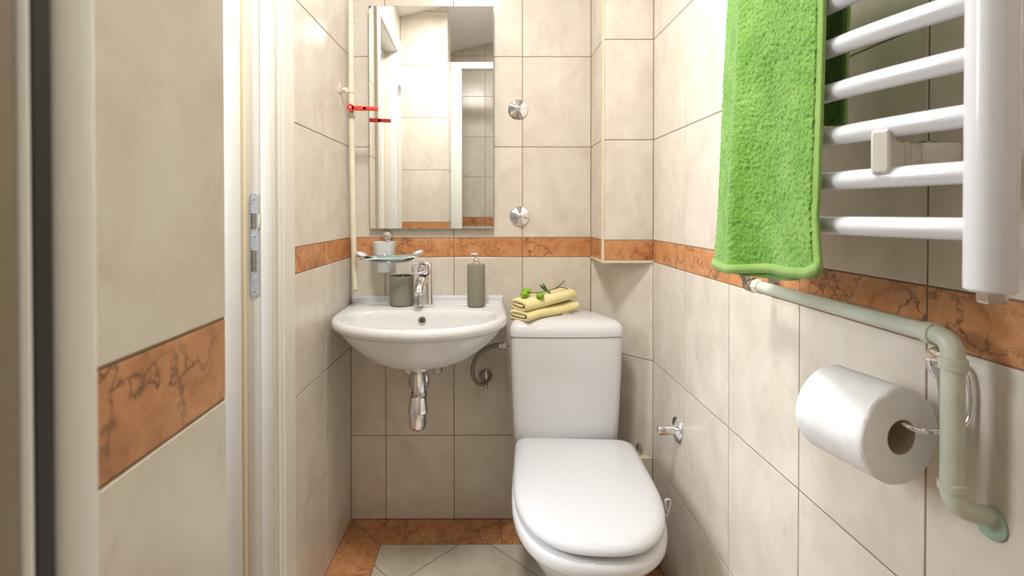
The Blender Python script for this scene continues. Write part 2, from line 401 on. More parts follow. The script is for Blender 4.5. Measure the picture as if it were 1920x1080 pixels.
# ceiling (sloping)
bm = BM()
prism(bm, [(-0.62, REAR - 0.06), (XR + 0.06, REAR - 0.06), (XR + 0.06, D + 0.06), (-0.62, D + 0.06)], 0, 0.05, lambda a, b, h: Vector((a, b, ceil_z(a) + h)))
tag(obj('ceiling', bm, PLASTER, None, False), 'sloping white plaster ceiling', None, None, 'structure')

# floor: orange border strips with diagonal cream tiles inside
bm = BM(); box(bm, (-2.0, -1.7, -0.06), (XR + 0.06, D + 0.06, -0.0012))
floor = tag(obj('floor', bm, GROUTF, None, False), 'cream diagonal floor tiles inside an orange marble border', None, None, 'structure')
def ff(u, v, n): return Vector((u, v, n))
BW = 0.132
INX0, INX1, INY1, INY0 = -0.352, XR - 0.11, D - 0.137, COLY + 0.12
def inner_clip(p):
    for fn in (lambda P: P[0] - INX0 - GAP, lambda P: INX1 - GAP - P[0], lambda P: INY1 - GAP - P[1], lambda P: P[1] - REAR - GAP):
        p = clip_poly(p, fn)
        if len(p) < 3: return []
    return p
S = 0.333; h2 = S / math.sqrt(2) * 1.0
# anchor: joints cross the border at x = -0.0869 (rising right) and x = 0.0216 (falling right) on y = 1.659
# lines: y - x = c1 (rising right) and y + x = c2 (falling right)
c1, c2 = 1.659 + 0.0869, 1.659 + 0.0216
SD = S * math.sqrt(2)
for i in range(-8, 4):
    for j in range(-8, 6):
        a0, a1 = c1 + i * SD + 0.004, c1 + (i + 1) * SD
        b0, b1 = c2 + j * SD + 0.004, c2 + (j + 1) * SD
        poly = [((b - a) / 2, (a + b) / 2) for a, b in ((a0, b0), (a0, b1), (a1, b1), (a1, b0))]
        poly = inner_clip(poly)
        if len(poly) >= 3:
            area2 = abs(sum(poly[k][0] * poly[(k + 1) % len(poly)][1] - poly[(k + 1) % len(poly)][0] * poly[k][1] for k in range(len(poly))))
            if area2 > 0.0006: tile_obj('floor_tile', poly, ff, FTILE, floor, 'fl')
bx = [-0.2774, 0.0590, 0.395]
def mitre(poly): 
    if len(poly) >= 3: tile_obj('border_tile', poly, ff, BAND, floor, 'fb')
yb = D; g = GAP
mitre([(xb0 + g, yb - g), (INX0 + g, INY1 + g), (bx[0] - g, INY1 + g), (bx[0] - g, yb - g)])
for a, b in ((bx[0], bx[1]), (bx[1], CHX)): mitre([(a + g, INY1 + g), (b - g, INY1 + g), (b - g, yb - g), (a + g, yb - g)])
ys = [INY1, 1.36, 1.03, 0.70, COLY]
mitre([(xb0, yb - 3 * g), (xl(1.36) + g, 1.36 + g), (INX0 - g, 1.36 + g), (INX0 - g, INY1 - g)])
for a, b in zip(ys[1:], ys[2:]): mitre([(xl(a) + g, a - g), (xl(b) + g, b + g), (INX0 - g, b + g), (INX0 - g, a - g)])
for k, (a, b) in enumerate(((CHY, 1.30), (1.30, 0.97), (0.97, 0.64), (0.64, 0.31), (0.31, -0.02), (-0.02, -0.35))):
    mitre([(INX1 + g, a - g), (INX1 + g, b + g), (XR - g, b + g), (XR - g, a - g)])

# hall beyond the doorway
def struct_box(name, lo, hi, mat, label):
    bm = BM(); box(bm, lo, hi); return tag(obj(name, bm, mat, None, False), label, None, None, 'structure')
struct_box('wall_hall_far', (-1.98, -1.66, 0), (-1.90, 2.3, 2.55), PLASTER, 'white hall wall opposite the bathroom doorway')
struct_box('wall_hall_end', (-1.98, -1.74, 0), (-0.62, -1.66, 2.55), PLASTER, 'white hall end wall seen through the doorway in the mirror')
struct_box('wall_hall_other_end', (-1.98, 2.3, 0), (-0.60, 2.38, 2.55), PLASTER, 'white hall wall at the other end')
struct_box('wall_hall_near', (-0.70, -1.66, 0), (-0.672, SHY - 0.2, 2.55), PLASTER, 'hall side of the shower wall')
struct_box('floor_hall', (-2.0, D + 0.061, -0.06), (-0.55, 2.4, -0.0012), CARD, 'brown hall floor beyond the doorway')
struct_box('wall_hall_side', (-0.66, D + 0.05, 0), (-0.60, 2.32, 2.55), PLASTER, 'hall side of the washroom end wall')
win = thing('window_1', (-1.895, 0.80, 0.78), 'white framed hall window opposite the doorway', None); win['kind'] = 'structure'
for lo_, hi_ in (((0.28, 0.74), (1.32, 0.80)), ((0.28, 2.10), (1.32, 2.16)), ((0.28, 0.80), (0.34, 2.10)), ((1.26, 0.80), (1.32, 2.10)), ((0.78, 0.80), (0.82, 2.10))):
    bm = BM(); box(bm, (-1.899, lo_[0], lo_[1]), (-1.868, hi_[0], hi_[1]), 0.004); obj('frame_bar', bm, RADW, win)
struct_box('ceiling_hall', (-1.98, -1.74, 2.55), (-0.55, 2.38, 2.60), PLASTER, 'white hall ceiling')

# ------------------------------------------------------------------ door frame
def LM(v):        # local (s along the wall, n out of the wall, z) -> world
    s, n, z = v; return Vector((xl(s) + n * ca, s - n * sa, z))
door = thing('door_1', LM((0.89, 0, 0)), 'white painted door frame with steel strike plate, its leaf not in view', None); door['kind'] = 'structure'
def dbox(name, s0, s1, n0, n1, z0, z1, mat, bev=0.002, parent=None):
    bm = BM(); box(bm, (s0, n0, z0), (s1, n1, z1), bev, 2, LM); return obj(name, bm, mat, parent or door, True, 0.5)
dbox('jamb', DY1, DY1 + 0.038, -0.125, 0.0, 0, DZ + 0.038, PAINT)
dbox('jamb', DY0 - 0.038, DY0, -0.125, 0.0, 0, DZ + 0.038, PAINT)
dbox('jamb_head', DY0, DY1, -0.125, 0.0, DZ, DZ + 0.038, PAINT)
dbox('stop', DY1 - 0.015, DY1, -0.125, -0.074, 0, DZ, PAINT)
dbox('stop', DY0, DY0 + 0.015, -0.125, -0.074, 0, DZ, PAINT)
dbox('stop_head', DY0 + 0.015, DY1 - 0.015, -0.125, -0.074, DZ - 0.015, DZ, PAINT)
dbox('seal', DY1 - 0.010, DY1, -0.074, -0.064, 0, DZ, SEAL, 0.002)
dbox('seal', DY0, DY0 + 0.010, -0.074, -0.064, 0, DZ, SEAL, 0.002)
# casings with a small moulded profile
def casing(name, s_in, s_out, z0, z1, head=False):
    bm = BM(); sg = 1 if s_out > s_in else -1; w_ = abs(s_out - s_in)
    prof = [(0, 0), (0, 0.009), (0.004, 0.012), (0.018, 0.012), (0.022, 0.015), (w_ - 0.006, 0.015), (w_ - 0.001, 0.012), (w_, 0.0)]
    rings = []
    if not head:
        for z in (z0, z1): rings.append([LM((s_in + sg * a, n, z)) for a, n in prof])
    else:
        for s in (s_in, s_out): rings.append([LM((s, n, z0 + a)) for a, n in [(0, 0), (0, 0.009), (0.004, 0.012), (0.018, 0.012), (0.022, 0.015), (z1 - z0 - 0.006, 0.015), (z1 - z0 - 0.001, 0.012), (z1 - z0, 0)]])
    loft(bm, rings); return obj(name, bm, PAINT, door, False)
CW = 0.092
casing('casing', DY1 + 0.004, DY1 + CW, 0, DZ + 0.004)
casing('casing', DY0 - 0.004, DY0 - CW, 0, DZ + 0.004)
casing('casing_head', DY0 - CW, DY1 + CW, DZ + 0.004, DZ + 0.088, True)
dbox('rebate_bead', DY1 - 0.004, DY1, -0.030, -0.003, 0, DZ, PAINT, 0.0018)
# strike plate with two cut-outs and three screws
def stadium(w_, h_, k=8):
    r = w_ / 2; pts = []
    for i in range(k + 1): a = PI * i / k; pts.append((r * math.cos(a), h_ / 2 - r + r * math.sin(a)))
    for i in range(k + 1): a = PI + PI * i / k; pts.append((r * math.cos(a), -h_ / 2 + r + r * math.sin(a)))
    return pts
nC, zC = -0.047, 1.048
bm = BM(); prism(bm, [(nC + a, zC + b) for a, b in stadium(0.021, 0.249)], DY1 - 0.0025, DY1 + 0.001, lambda a, b, h: LM((h, a, b)))
sp = obj('strike_plate', bm, ZINC, door, False); sp['label'] = 'grey zinc strike plate'
for zc_, hh in ((1.105, 0.037), (1.010, 0.050)):
    bm = BM(); box(bm, (DY1 - 0.0032, nC - 0.006, zc_ - hh / 2), (DY1 - 0.0006, nC + 0.006, zc_ + hh / 2), 0, 1, LM); c_ = obj('latch_slot', bm, SLOT, sp, False)
    bm = BM(); box(bm, (DY1 - 0.0036, nC - 0.0062, zc_ - hh / 2 - 0.001), (DY1 - 0.0005, nC - 0.0045, zc_ + hh / 2 + 0.001), 0, 1, LM); obj('slot_lip', bm, DARKM, sp, False)
for zc_ in (1.158, 1.069, 0.938):
    bm = BM(); lathe(bm, [(0.0032, 0), (0.0032, 0.0008), (0.002, 0.0014), (0.0008, 0.0010)], LM((DY1 - 0.0024, nC, zc_)), (0, -1, 0), 12); obj('screw', bm, STEEL, sp)
dbox('latch_lip', DY1 - 0.003, DY1 + 0.001, nC + 0.0105, nC + 0.0155, 1.088, 1.120, SEAL, 0.001, sp)
for zc_ in (1.83, 0.25):
    hg = BM(); lathe(hg, [(0.004, -0.03), (0.006, -0.028), (0.006, -0.001), (0.005, 0), (0.006, 0.001), (0.006, 0.028), (0.004, 0.032)], LM((DY0 - 0.002, 0.019, zc_)), (0, 0, 1), 14); obj('hinge', hg, STEEL, door)

# ------------------------------------------------------------------ shower frame
sh = thing('shower_enclosure', (-0.19, 0.17, 0), 'white aluminium shower door frame with black gasket beside the tiled pier', 'shower enclosure')
TOPZ = 2.06
bm = BM(); box(bm, (COLX, 0.1745, 0), (-0.150, 0.1945, TOPZ), 0.005, 3); obj('wall_profile', bm, WPROF, sh)
bm = BM(); box(bm, (COLX, 0.1655, 0), (-0.1510, 0.1740, TOPZ), 0.001, 1); g_ = obj('gasket', bm, GASK, sh); g_['label'] = 'black rubber gasket strip'
bm = BM(); box(bm, (-0.215, 0.1600, 0), (-0.150, 0.1650, TOPZ), 0.002, 2); obj('inner_profile', bm, WPROF, sh)
bm = BM(); box(bm, (-0.225, 0.118, 0), (-0.1500, 0.1592, TOPZ), 0.002, 2); obj('tile_shade_strip', bm, SHADEBRN, sh)  # added strip, its brown stands in for shaded shower tile
bm = BM(); box(bm, (COLX, 0.135, TOPZ), (XR - 0.001, 0.1945, TOPZ + 0.045), 0.004, 2); obj('top_rail', bm, WPROF, sh)
bm = BM(); box(bm, (XR - 0.035, 0.135, 0), (XR - 0.001, 0.1945, TOPZ), 0.004, 2); obj('end_profile', bm, WPROF, sh)

# ------------------------------------------------------------------ lamps and added shower fill (above the frame)
cl = thing('ceiling_lamp', (LAMP.x, LAMP.y, LAMP.z), 'round white ceiling lamp above the washroom floor', 'lamp')
bm = BM(); lathe(bm, [(0.135, 0.0), (0.14, 0.02), (0.14, 0.055), (0.06, 0.075)], LAMP + Vector((0, 0, 0.004)), (0, 0, 1), 40, False, True); obj('housing', bm, RADW, cl)
sl_ = thing('shower_fill', tuple(SFILL), 'round white fill light added under the shower ceiling', 'lamp')
bm = BM(); lathe(bm, [(0.125, 0.0), (0.13, 0.01), (0.13, 0.03), (0.05, 0.045)], SFILL + Vector((0, 0, 0.004)), (0, 0, 1), 40, False, True); obj('housing', bm, RADW, sl_)  # housing around the added fill light
ml = thing('mirror_lamp', (-0.19, D, 2.03), 'three bulb lamp bar on the wall above the mirror', 'lamp')
bm = BM(); box(bm, (-0.40, D - 0.03, 2.01), (0.02, D, 2.05), 0.006); obj('bar', bm, CHROME, ml)
for x in (-0.34, -0.19, -0.04):
    bm = BM(); lathe(bm, [(0.006, 0), (0.006, 0.05), (0.02, 0.055), (0.02, 0.075)], (x, D - 0.03, 2.03), (0, -1, 0), 16); arm = obj('arm', bm, CHROME, ml)
    bm = BM(); bmesh.ops.create_uvsphere(bm, u_segments=20, v_segments=12, radius=0.022, matrix=Matrix.Translation((x, D - 0.126, 2.03))); obj('bulb', bm, BULBM, arm)

# ------------------------------------------------------------------ mirror (leans forward a little at the top)
mi = thing('mirror', (-0.19, D, 1.066), 'tall frameless rectangular wall mirror reflecting the doorway', 'mirror')
MX0, MX1, MZ0, MZ1, TILT = -0.4115, 0.0345, 1.066, 1.8627, 0.011
def MM(v):
    x, n, z = v; return Vector((x, D - 0.0205 - n - (z - MZ0) * TILT, z))
bm = BM(); box(bm, (MX0, -0.004, MZ0), (MX1, -0.0003, MZ1), 0, 1, MM); obj('glass_edge', bm, MEDGE, mi, False)
bm = BM(); vs = [bm.verts.new(MM(p)) for p in ((MX0 + 0.0012, 0, MZ0 + 0.0012), (MX1 - 0.0012, 0, MZ0 + 0.0012), (MX1 - 0.0012, 0, MZ1 - 0.0012), (MX0 + 0.0012, 0, MZ1 - 0.0012))]; bm.faces.new(vs); obj('silvered_face', bm, MIRROR, mi, False)
bm = BM(); box(bm, (MX0 + 0.03, -0.0195, MZ0 + 0.03), (MX1 - 0.03, -0.0045, MZ1 - 0.03), 0, 1, MM); obj('backing', bm, CARD, mi, False)
bm = BM(); prism(bm, [(MX0 + 0.001, MZ1 - 0.001), (MX0 + 0.010, MZ1 - 0.001), (MX0 + 0.001, MZ1 - 0.012)], 0.0002, 0.0012, lambda a, b, h: MM((a, h, b))); c_ = obj('corner_tape', bm, BLUE, mi, False); c_['label'] = 'small dark blue corner mark'

# ------------------------------------------------------------------ washbasin
SX, SYB, SW, SDEP, NEX = -0.2045, D - 0.002, 0.2785, 0.450, 2.0
def d_out(w_, dep, n=64, ex=2.0, cx=SX, yb=SYB, z=0.0, back=14, side=8, fl=0.47):
    pts = []; ys_ = yb - dep * fl; fd = dep * (1 - fl)
    for i in range(n + 1):
        t = PI * i / n; c, s = math.cos(t), math.sin(t)
        pts.append(Vector((cx + w_ * (1 if c >= 0 else -1) * abs(c) ** (2 / ex), ys_ - fd * abs(s) ** (2 / ex), z)))
    for i in range(1, side + 1): pts.append(Vector((cx - w_, ys_ + (yb - ys_) * i / side, z)))
    for i in range(1, back): pts.append(Vector((cx - w_ + 2 * w_ * i / back, yb, z)))
    for i in range(side): pts.append(Vector((cx + w_, yb + (ys_ - yb) * i / side, z)))
    return pts
wb = thing('washbasin', (SX, D, 0.64), 'white porcelain wall washbasin with wide curved front rim', 'washbasin')
DECK = 0.800
rings = []
# underside from the bottom up: (half width, depth, z, yb)
under = [(0.060, 0.29, 0.650, 0.17), (0.110, 0.325, 0.6535, 0.12), (0.155, 0.356, 0.664, 0.07), (0.190, 0.376, 0.680, 0.03), (0.218, 0.392, 0.700, 0.0), (0.240, 0.405, 0.722, 0.0), (0.255, 0.417, 0.745, 0.0), (0.262, 0.424, 0.757, 0.0), (0.265, 0.428, 0.762, 0)]
for w_, dep, z, off in under:
    rings.append(d_out(w_, dep - off, yb=SYB - off, z=z, fl=0.40 + (z - 0.65) * 0.6))
for w_, dep, z in [(0.269, 0.434, 0.7645), (0.2745, 0.443, 0.769), (0.278, 0.449, 0.777), (0.2787, 0.450, 0.785), (0.2765, 0.447, 0.793), (0.270, 0.441, 0.7985), (0.264, 0.434, 0.8005)]:
    rings.append(d_out(w_, dep, z=z))
# rim inner edge: morph towards the bowl opening (deck is left at the back)
def bowl_out(hw, y0, y1, z, ex=2.2, n=64, back=30, exb=4.0):
    cy = y0 - (y0 - y1) * 0.42; pts = []
    for i in range(n + 1):
        t = PI * i / n; c, s = math.cos(t), math.sin(t)
        pts.append(Vector((SX + hw * (1 if c >= 0 else -1) * abs(c) ** (2 / ex), cy - (cy - y1) * abs(s) ** (2 / ex), z)))
    for i in range(1, back):
        t = PI + PI * i / back; c, s = math.cos(t), math.sin(t)
        pts.append(Vector((SX + hw * (1 if c >= 0 else -1) * abs(c) ** (2 / exb), cy + (y0 - cy) * abs(s) ** (2 / exb), z)))
    return pts
for hw, y0, y1, z in [(0.243, D - 0.145, D - 0.412, 0.7985), (0.238, D - 0.150, D - 0.408, 0.796), (0.233, D - 0.154, D - 0.403, 0.789), (0.228, D - 0.158, D - 0.397, 0.774), (0.214, D - 0.164, D - 0.385, 0.745), (0.19, D - 0.176, D - 0.365, 0.715), (0.14, D - 0.20, D - 0.335, 0.69), (0.07, D - 0.23, D - 0.30, 0.676), (0.022, D - 0.245, D - 0.275, 0.672)]:
    rings.append(bowl_out(hw, y0, y1, z))
bm = BM(); loft(bm, rings); obj('bowl', bm, PORC, wb, True, 1.2)
bm = BM(); lathe(bm, [(0.0085, 0.0), (0.0125, 0.0005), (0.013, 0.002), (0.0115, 0.0035), (0.009, 0.003)], (-0.2065, D - 0.1605, 0.766), (0, -1, 0.25), 24, False, False); obj('overflow_ring', bm, STEEL, wb)
bm = BM(); lathe(bm, [(0.0105, 0.0), (0.0105, 0.0022)], (-0.2065, D - 0.1605, 0.766), (0, -1, 0.25), 24); o_ = obj('overflow_hole', bm, noisy('tarnished_brass', (0.05, 0.035, 0.02), (0.16, 0.12, 0.08), 120, 0.4, 0.6), wb)
bm = BM(); lathe(bm, [(0.022, 0), (0.022, 0.003), (0.012, 0.004)], (SX, D - 0.26, 0.6725), (0, 0, 1), 24); obj('drain', bm, CHROME, wb)
bm = BM(); prism(bm, [(D - 0.001, 0.8005), (D - 0.001, 0.823), (D - 0.006, 0.823), (D - 0.009, 0.815), (D - 0.010, 0.803), (D - 0.012, 0.8005)], SX - 0.274, SX + 0.272, lambda a, b, h: Vector((h, a, b))); s_ = obj('sealing_strip', bm, RADW, wb, False); s_['label'] = 'white sealing strip along the wall'

# faucet
FX, FY = -0.207, D - 0.088
fa = thing('faucet', (FX, FY, DECK), 'chrome single lever mixer faucet with open loop handle', 'faucet')
bm = BM(); rs = []
for z, hx, hy, dy in [(0, 0.0275, 0.024, 0), (0.003, 0.029, 0.0255, 0), (0.012, 0.027, 0.024, 0), (0.05, 0.0255, 0.0225, 0.0), (0.09, 0.0245, 0.021, -0.002), (0.12, 0.0235, 0.019, -0.002), (0.145, 0.022, 0.016, 0.0), (0.151, 0.019, 0.013, 0.001)]:
    rs.append([Vector((FX + 0.004 + hx * (1 if math.cos(a) >= 0 else -1) * abs(math.cos(a)) ** 0.75, FY + dy + hy * (1 if math.sin(a) >= 0 else -1) * abs(math.sin(a)) ** 0.75, DECK + z)) for a in [2 * PI * i / 32 for i in range(32)]])
loft(bm, rs); obj('body', bm, CHROME, fa, True, 0.9)
bm = BM(); pth = catmull([(FX, FY - 0.005, DECK + 0.098), (FX - 0.004, FY - 0.035, DECK + 0.094), (FX - 0.008, FY - 0.065, DECK + 0.080), (FX - 0.010, FY - 0.082, DECK + 0.062)], 6)
tube(bm, pth, [0.021 - 0.008 * i / (len(pth) - 1) for i in range(len(pth))], 20); sp_ = obj('spout', bm, CHROME, fa, True, 0.9)
bm = BM(); lathe(bm, [(0.0135, 0), (0.0155, 0.003), (0.0155, 0.010), (0.013, 0.014), (0.011, 0.014), (0.010, 0.010)], (FX - 0.010, FY - 0.081, DECK + 0.066), (-0.02, -0.35, -1), 22); obj('aerator', bm, CHROME, sp_)
bm = BM(); lathe(bm, [(0.0195, 0), (0.0195, 0.004)], (FX + 0.001, FY - 0.020, DECK + 0.116), (0, -0.35, 1), 24); obj('cartridge_seam', bm, DARKM, fa)
bm = BM(); lathe(bm, [(0.0205, 0), (0.0215, 0.004), (0.021, 0.018), (0.017, 0.026), (0.008, 0.029)], (FX + 0.001, FY - 0.0215, DECK + 0.120), (0, -0.30, 1), 26); cap_ = obj('lever_cap', bm, CHROME, fa)
bm = BM(); lp = []
for i in range(36):
    a = 2 * PI * i / 36; lp.append(Vector((FX - 0.010 + 0.0235 * math.cos(a), FY - 0.050 + 0.024 * math.sin(a), DECK + 0.139 + 0.0155 * math.sin(a))))
tube(bm, lp, 0.0042, 12, closed=True); obj('lever_loop', bm, CHROME, cap_)
bm = BM(); lathe(bm, [(0.0032, 0), (0.0034, 0.0008), (0.002, 0.0014)], (FX - 0.001, FY - 0.0445, DECK + 0.131), (0, -1, 0.1), 14); dd = obj('temperature_dot', bm, BLUE, cap_); dd['label'] = 'dark blue dot'

# tumbler and soap dispenser on the deck
tu = thing('tumbler', (-0.289, D - 0.068, DECK), 'matt taupe round toothbrush tumbler standing beside the faucet', 'tumbler')
bm = BM(); r_ = 0.0415; lathe(bm, [(0.036, 0.0), (0.040, 0.002), (r_, 0.006), (r_, 0.103), (r_ - 0.0012, 0.1045), (r_ - 0.003, 0.103), (r_ - 0.0035, 0.006), (0.01, 0.005)], (-0.289, D - 0.068, DECK + 0.0006), (0, 0, 1), 48); obj('cup', bm, TAUPE, tu, True, 0.8)
bm = BM(); lathe(bm, [(0.0365, 0.0), (0.0365, 0.001)], (-0.289, D - 0.068, DECK + 0.085), (0, 0, 1), 32); i_ = obj('brush_divider', bm, DARKM, tu); i_['label'] = 'dark brown divider disc inside'
bm = BM(); lathe(bm, [(0.0372, 0.086), (0.0376, 0.1015), (0.0366, 0.1015), (0.0362, 0.086)], (-0.289, D - 0.068, DECK), (0, 0, 1), 40, False, False); obj('inner_shade', bm, DARKM, tu)  # added sleeve, shade inside the open cup painted as dark colour
bm = BM(); box(bm, (-0.290, D - 0.068 - 0.036, DECK + 0.086), (-0.288, D - 0.068 + 0.036, DECK + 0.101), 0.0004); obj('divider_bar', bm, TAUPE, tu)
sd = thing('soap_dispenser', (-0.0275, D - 0.090, DECK), 'tall slim taupe soap dispenser with chrome pump', 'soap dispenser')
r_ = 0.0308; P_ = (-0.0275, D - 0.090, DECK + 0.0006)
bm = BM(); lathe(bm, [(0.027, 0), (0.0295, 0.002), (r_, 0.006), (r_ + 0.0003, 0.140), (r_ - 0.0008, 0.1445), (r_ - 0.003, 0.1455), (0.02, 0.143), (0.012, 0.1435)], P_, (0, 0, 1), 48); obj('bottle', bm, TAUPE, sd, True, 0.8)
bm = BM(); lathe(bm, [(0.0145, 0.143), (0.015, 0.146), (0.0135, 0.152), (0.010, 0.154), (0.010, 0.163), (0.0085, 0.165), (0.006, 0.166), (0.006, 0.180), (0.0045, 0.186)], P_, (0, 0, 1), 26); pu = obj('pump', bm, CHROME, sd)
bm = BM(); tube(bm, [Vector(P_) + Vector(q) for q in ((0.003, 0, 0.181), (-0.006, -0.004, 0.181), (-0.020, -0.010, 0.1805))], [0.0048, 0.0042, 0.0034], 14); obj('nozzle', bm, CHROME, pu)
bm = BM(); lathe(bm, [(0.0022, 0), (0.0022, 0.0006)], Vector(P_) + Vector((-0.020, -0.010, 0.1805)), (-0.9, -0.4, 0), 10); obj('nozzle_hole', bm, DARKM, pu)

# bottle trap under the basin
TX, TY = -0.2055, D - 0.247
bt = thing('bottle_trap', (TX, TY, 0.44), 'chrome bottle trap hanging under the washbasin', 'drain trap')
bm = BM(); lathe(bm, [(0.030, 0.638), (0.031, 0.632), (0.024, 0.622), (0.0215, 0.618), (0.0215, 0.560)], (TX, TY, 0), (0, 0, 1), 32); obj('tailpiece', bm, CHROME, bt)
bm = BM(); lathe(bm, [(0.0245, 0.562), (0.0255, 0.560), (0.0255, 0.549), (0.0235, 0.546)], (TX, TY, 0), (0, 0, 1), 32); obj('collar_nut', bm, STEEL, bt)
bm = BM(); lathe(bm, [(0.024, 0.5475), (0.0255, 0.5455), (0.0325, 0.500), (0.0325, 0.497), (0.029, 0.4955)], (TX - 0.003, TY, 0), (0, 0, 1), 36); obj('cone_cup', bm, CHROME, bt)
bm = BM(); lathe(bm, [(0.0285, 0.4965), (0.0285, 0.462), (0.027, 0.452), (0.022, 0.444), (0.012, 0.4405), (0.002, 0.440)], (TX - 0.004, TY, 0), (0, 0, 1), 36); obj('bottle_cup', bm, CHROME, bt)
bm = BM(); tube(bm, elbow_path([(TX - 0.003, TY + 0.01, 0.528), (TX - 0.004, TY + 0.05, 0.522), (-0.234, D - 0.10, 0.508), (-0.238, D - 0.004, 0.508)], 0.012), 0.0165, 20); obj('outlet_pipe', bm, CHROME, bt)
bm = BM(); lathe(bm, [(0.038, 0), (0.0375, 0.004), (0.030, 0.010), (0.019, 0.013), (0.0175, 0.02)], (-0.238, D - 0.001, 0.508), (0, -1, 0), 32); obj('wall_rosette', bm, CHROME, bt)
for x, lab in ((-0.262, 'chrome angle valve half hidden under the basin on the tumbler side'), (-0.162, 'chrome angle valve half hidden under the basin on the cistern side')):
    av = thing('angle_valve', (x, D, 0.577), lab, 'valve', 'angle valves under the basin')
    bm = BM(); lathe(bm, [(0.022, 0.001), (0.021, 0.005), (0.011, 0.009), (0.009, 0.010), (0.009, 0.055)], (x, D, 0.575), (0, -1, 0), 20); obj('valve_body', bm, CHROME, av)
    bm = BM(); lathe(bm, [(0.008, 0.0), (0.008, 0.025), (0.006, 0.028), (0.005, 0.032)], (x, D - 0.042, 0.579), (0, 0, 1), 16); obj('outlet', bm, CHROME, av)
    bm = BM(); lathe(bm, [(0.010, 0.055), (0.016, 0.058), (0.016, 0.082), (0.013, 0.086)], (x, D, 0.575), (0, -1, 0), 8); obj('handle', bm, CHROME if x < -0.2 else STEEL, av, False)

# wall holder with frosted tumbler and clear soap dish
hd = thing('glass_holder', (-0.350, D, 1.0), 'chrome wall holder with round cap and wire rings', 'holder')
bm = BM(); lathe(bm, [(0.0155, 0.001), (0.0165, 0.004), (0.0165, 0.020), (0.015, 0.023), (0.006, 0.0245)], (-0.349, D, 1.041), (0, -1, 0), 28); obj('wall_cap', bm, CHROME, hd)
bm = BM(); box(bm, (-0.359, D - 0.012, 0.985), (-0.339, D - 0.002, 1.035), 0.002); obj('arm_plate', bm, CHROME, hd)
TUX, TUY = -0.3525, D - 0.058
RZ = 0.978
def rt_(z): return 0.0285 + (z - 0.914) / 0.108 * (0.0435 - 0.0285)
bm = BM(); rr_ = rt_(RZ) + 0.0035; tube(bm, [(TUX + rr_ * math.cos(2 * PI * i / 40), TUY + rr_ * math.sin(2 * PI * i / 40), RZ) for i in range(40)], 0.0024, 10, closed=True); obj('tumbler_ring', bm, CHROME, hd)
DX, DYC = -0.319, D - 0.137
bm = BM(); hw, hy, rc = 0.098, 0.037, 0.030; pts = []
for cxs, cys, a0 in ((1, 1, 0), (-1, 1, 90), (-1, -1, 180), (1, -1, 270)):
    for k in range(7):
        a = math.radians(a0 + 15 * k); pts.append(Vector((DX + cxs * (hw - rc) + rc * math.cos(a), DYC + cys * (hy - rc) + rc * math.sin(a), RZ - 0.004 + 0.010 * ((cxs * (hw - rc) + rc * math.cos(a)) / hw) * 0.5)))
tube(bm, pts, 0.0027, 10, closed=True); obj('dish_ring', bm, CHROME, hd)
gt = thing('frosted_tumbler', (TUX, TUY, 0.914), 'frosted glass tumbler hanging in the wall holder', 'tumbler')
bm = BM(); lathe(bm, [(0.024, 0.0), (0.0285, 0.002), (0.0435, 0.108), (0.0420, 0.108), (0.0268, 0.006), (0.01, 0.005)], (TUX, TUY, 0.914), (0, 0, 1), 44); obj('glass', bm, FROST, gt, True, 0.8)
sdh = thing('soap_dish', (DX, DYC, 0.955), 'shallow clear teal glass soap dish lying in the wire ring', 'soap dish')
bm = BM(); rs = []
def dish(hwx, hwy, z): return [Vector((DX + hwx * (1 if math.cos(a) >= 0 else -1) * abs(math.cos(a)) ** 0.8, DYC + hwy * (1 if math.sin(a) >= 0 else -1) * abs(math.sin(a)) ** 0.8, z)) for a in [2 * PI * i / 40 for i in range(40)]]
for hx_, hy_, z_ in ((0.045, 0.016, 0.957), (0.065, 0.023, 0.959), (0.082, 0.030, 0.968), (0.090, 0.0325, 0.980), (0.087, 0.0305, 0.980), (0.079, 0.028, 0.971), (0.062, 0.021, 0.9625), (0.04, 0.013, 0.961)): rs.append(dish(hx_, hy_, z_))
loft(bm, rs); obj('dish', bm, TEAL, sdh, True, 0.9)
for sx, dz in ((1, 0.004), (-1, 0.0)):
    bm = BM(); bmesh.ops.create_uvsphere(bm, u_segments=20, v_segments=10, radius=1, matrix=Matrix.Translation((DX + sx * 0.095, DYC + 0.004, RZ + 0.006 + dz)) @ Matrix.Rotation(-sx * 0.35, 4, 'Y') @ Matrix.Diagonal((0.021, 0.026, 0.008, 1))); obj('end_lobe', bm, FROST, sdh)

# ------------------------------------------------------------------ cream standpipe with red lever valve
PY = 1.685
cp = thing('drain_pipe', (-0.448, PY, 0.86), 'thin cream painted vertical pipe in the corner above the basin', 'pipe')
bm = BM(); top_p = (-0.4545, PY, ceil_z(-0.45) - 0.002); midp = (-0.4515, PY, 1.46); bot = (-0.4405, PY, 0.862)
tube(bm, catmull([top_p, midp, (-0.4485, PY, 1.2), (-0.4455, PY, 1.0), bot], 6), 0.0095, 18); obj('pipe', bm, CPIPE, cp)
bm = BM(); lathe(bm, [(0.0072, 0), (0.0072, 0.0012)], (-0.4405, PY, 0.8614), (0, 0, -1), 18); obj('pipe_mouth', bm, DARKM, cp)
bm = BM(); lathe(bm, [(0.0105, -0.010), (0.0115, -0.009), (0.0115, 0.010), (0.0105, 0.011)], (-0.4525, PY, 1.541), (0, 0, 1), 20); obj('clamp_band', bm, CPIPE, cp)
bm = BM(); box(bm, (-0.483, PY - 0.004, 1.533), (-0.462, PY + 0.002, 1.550), 0.001); obj('clamp_bar', bm, CPIPE, cp)
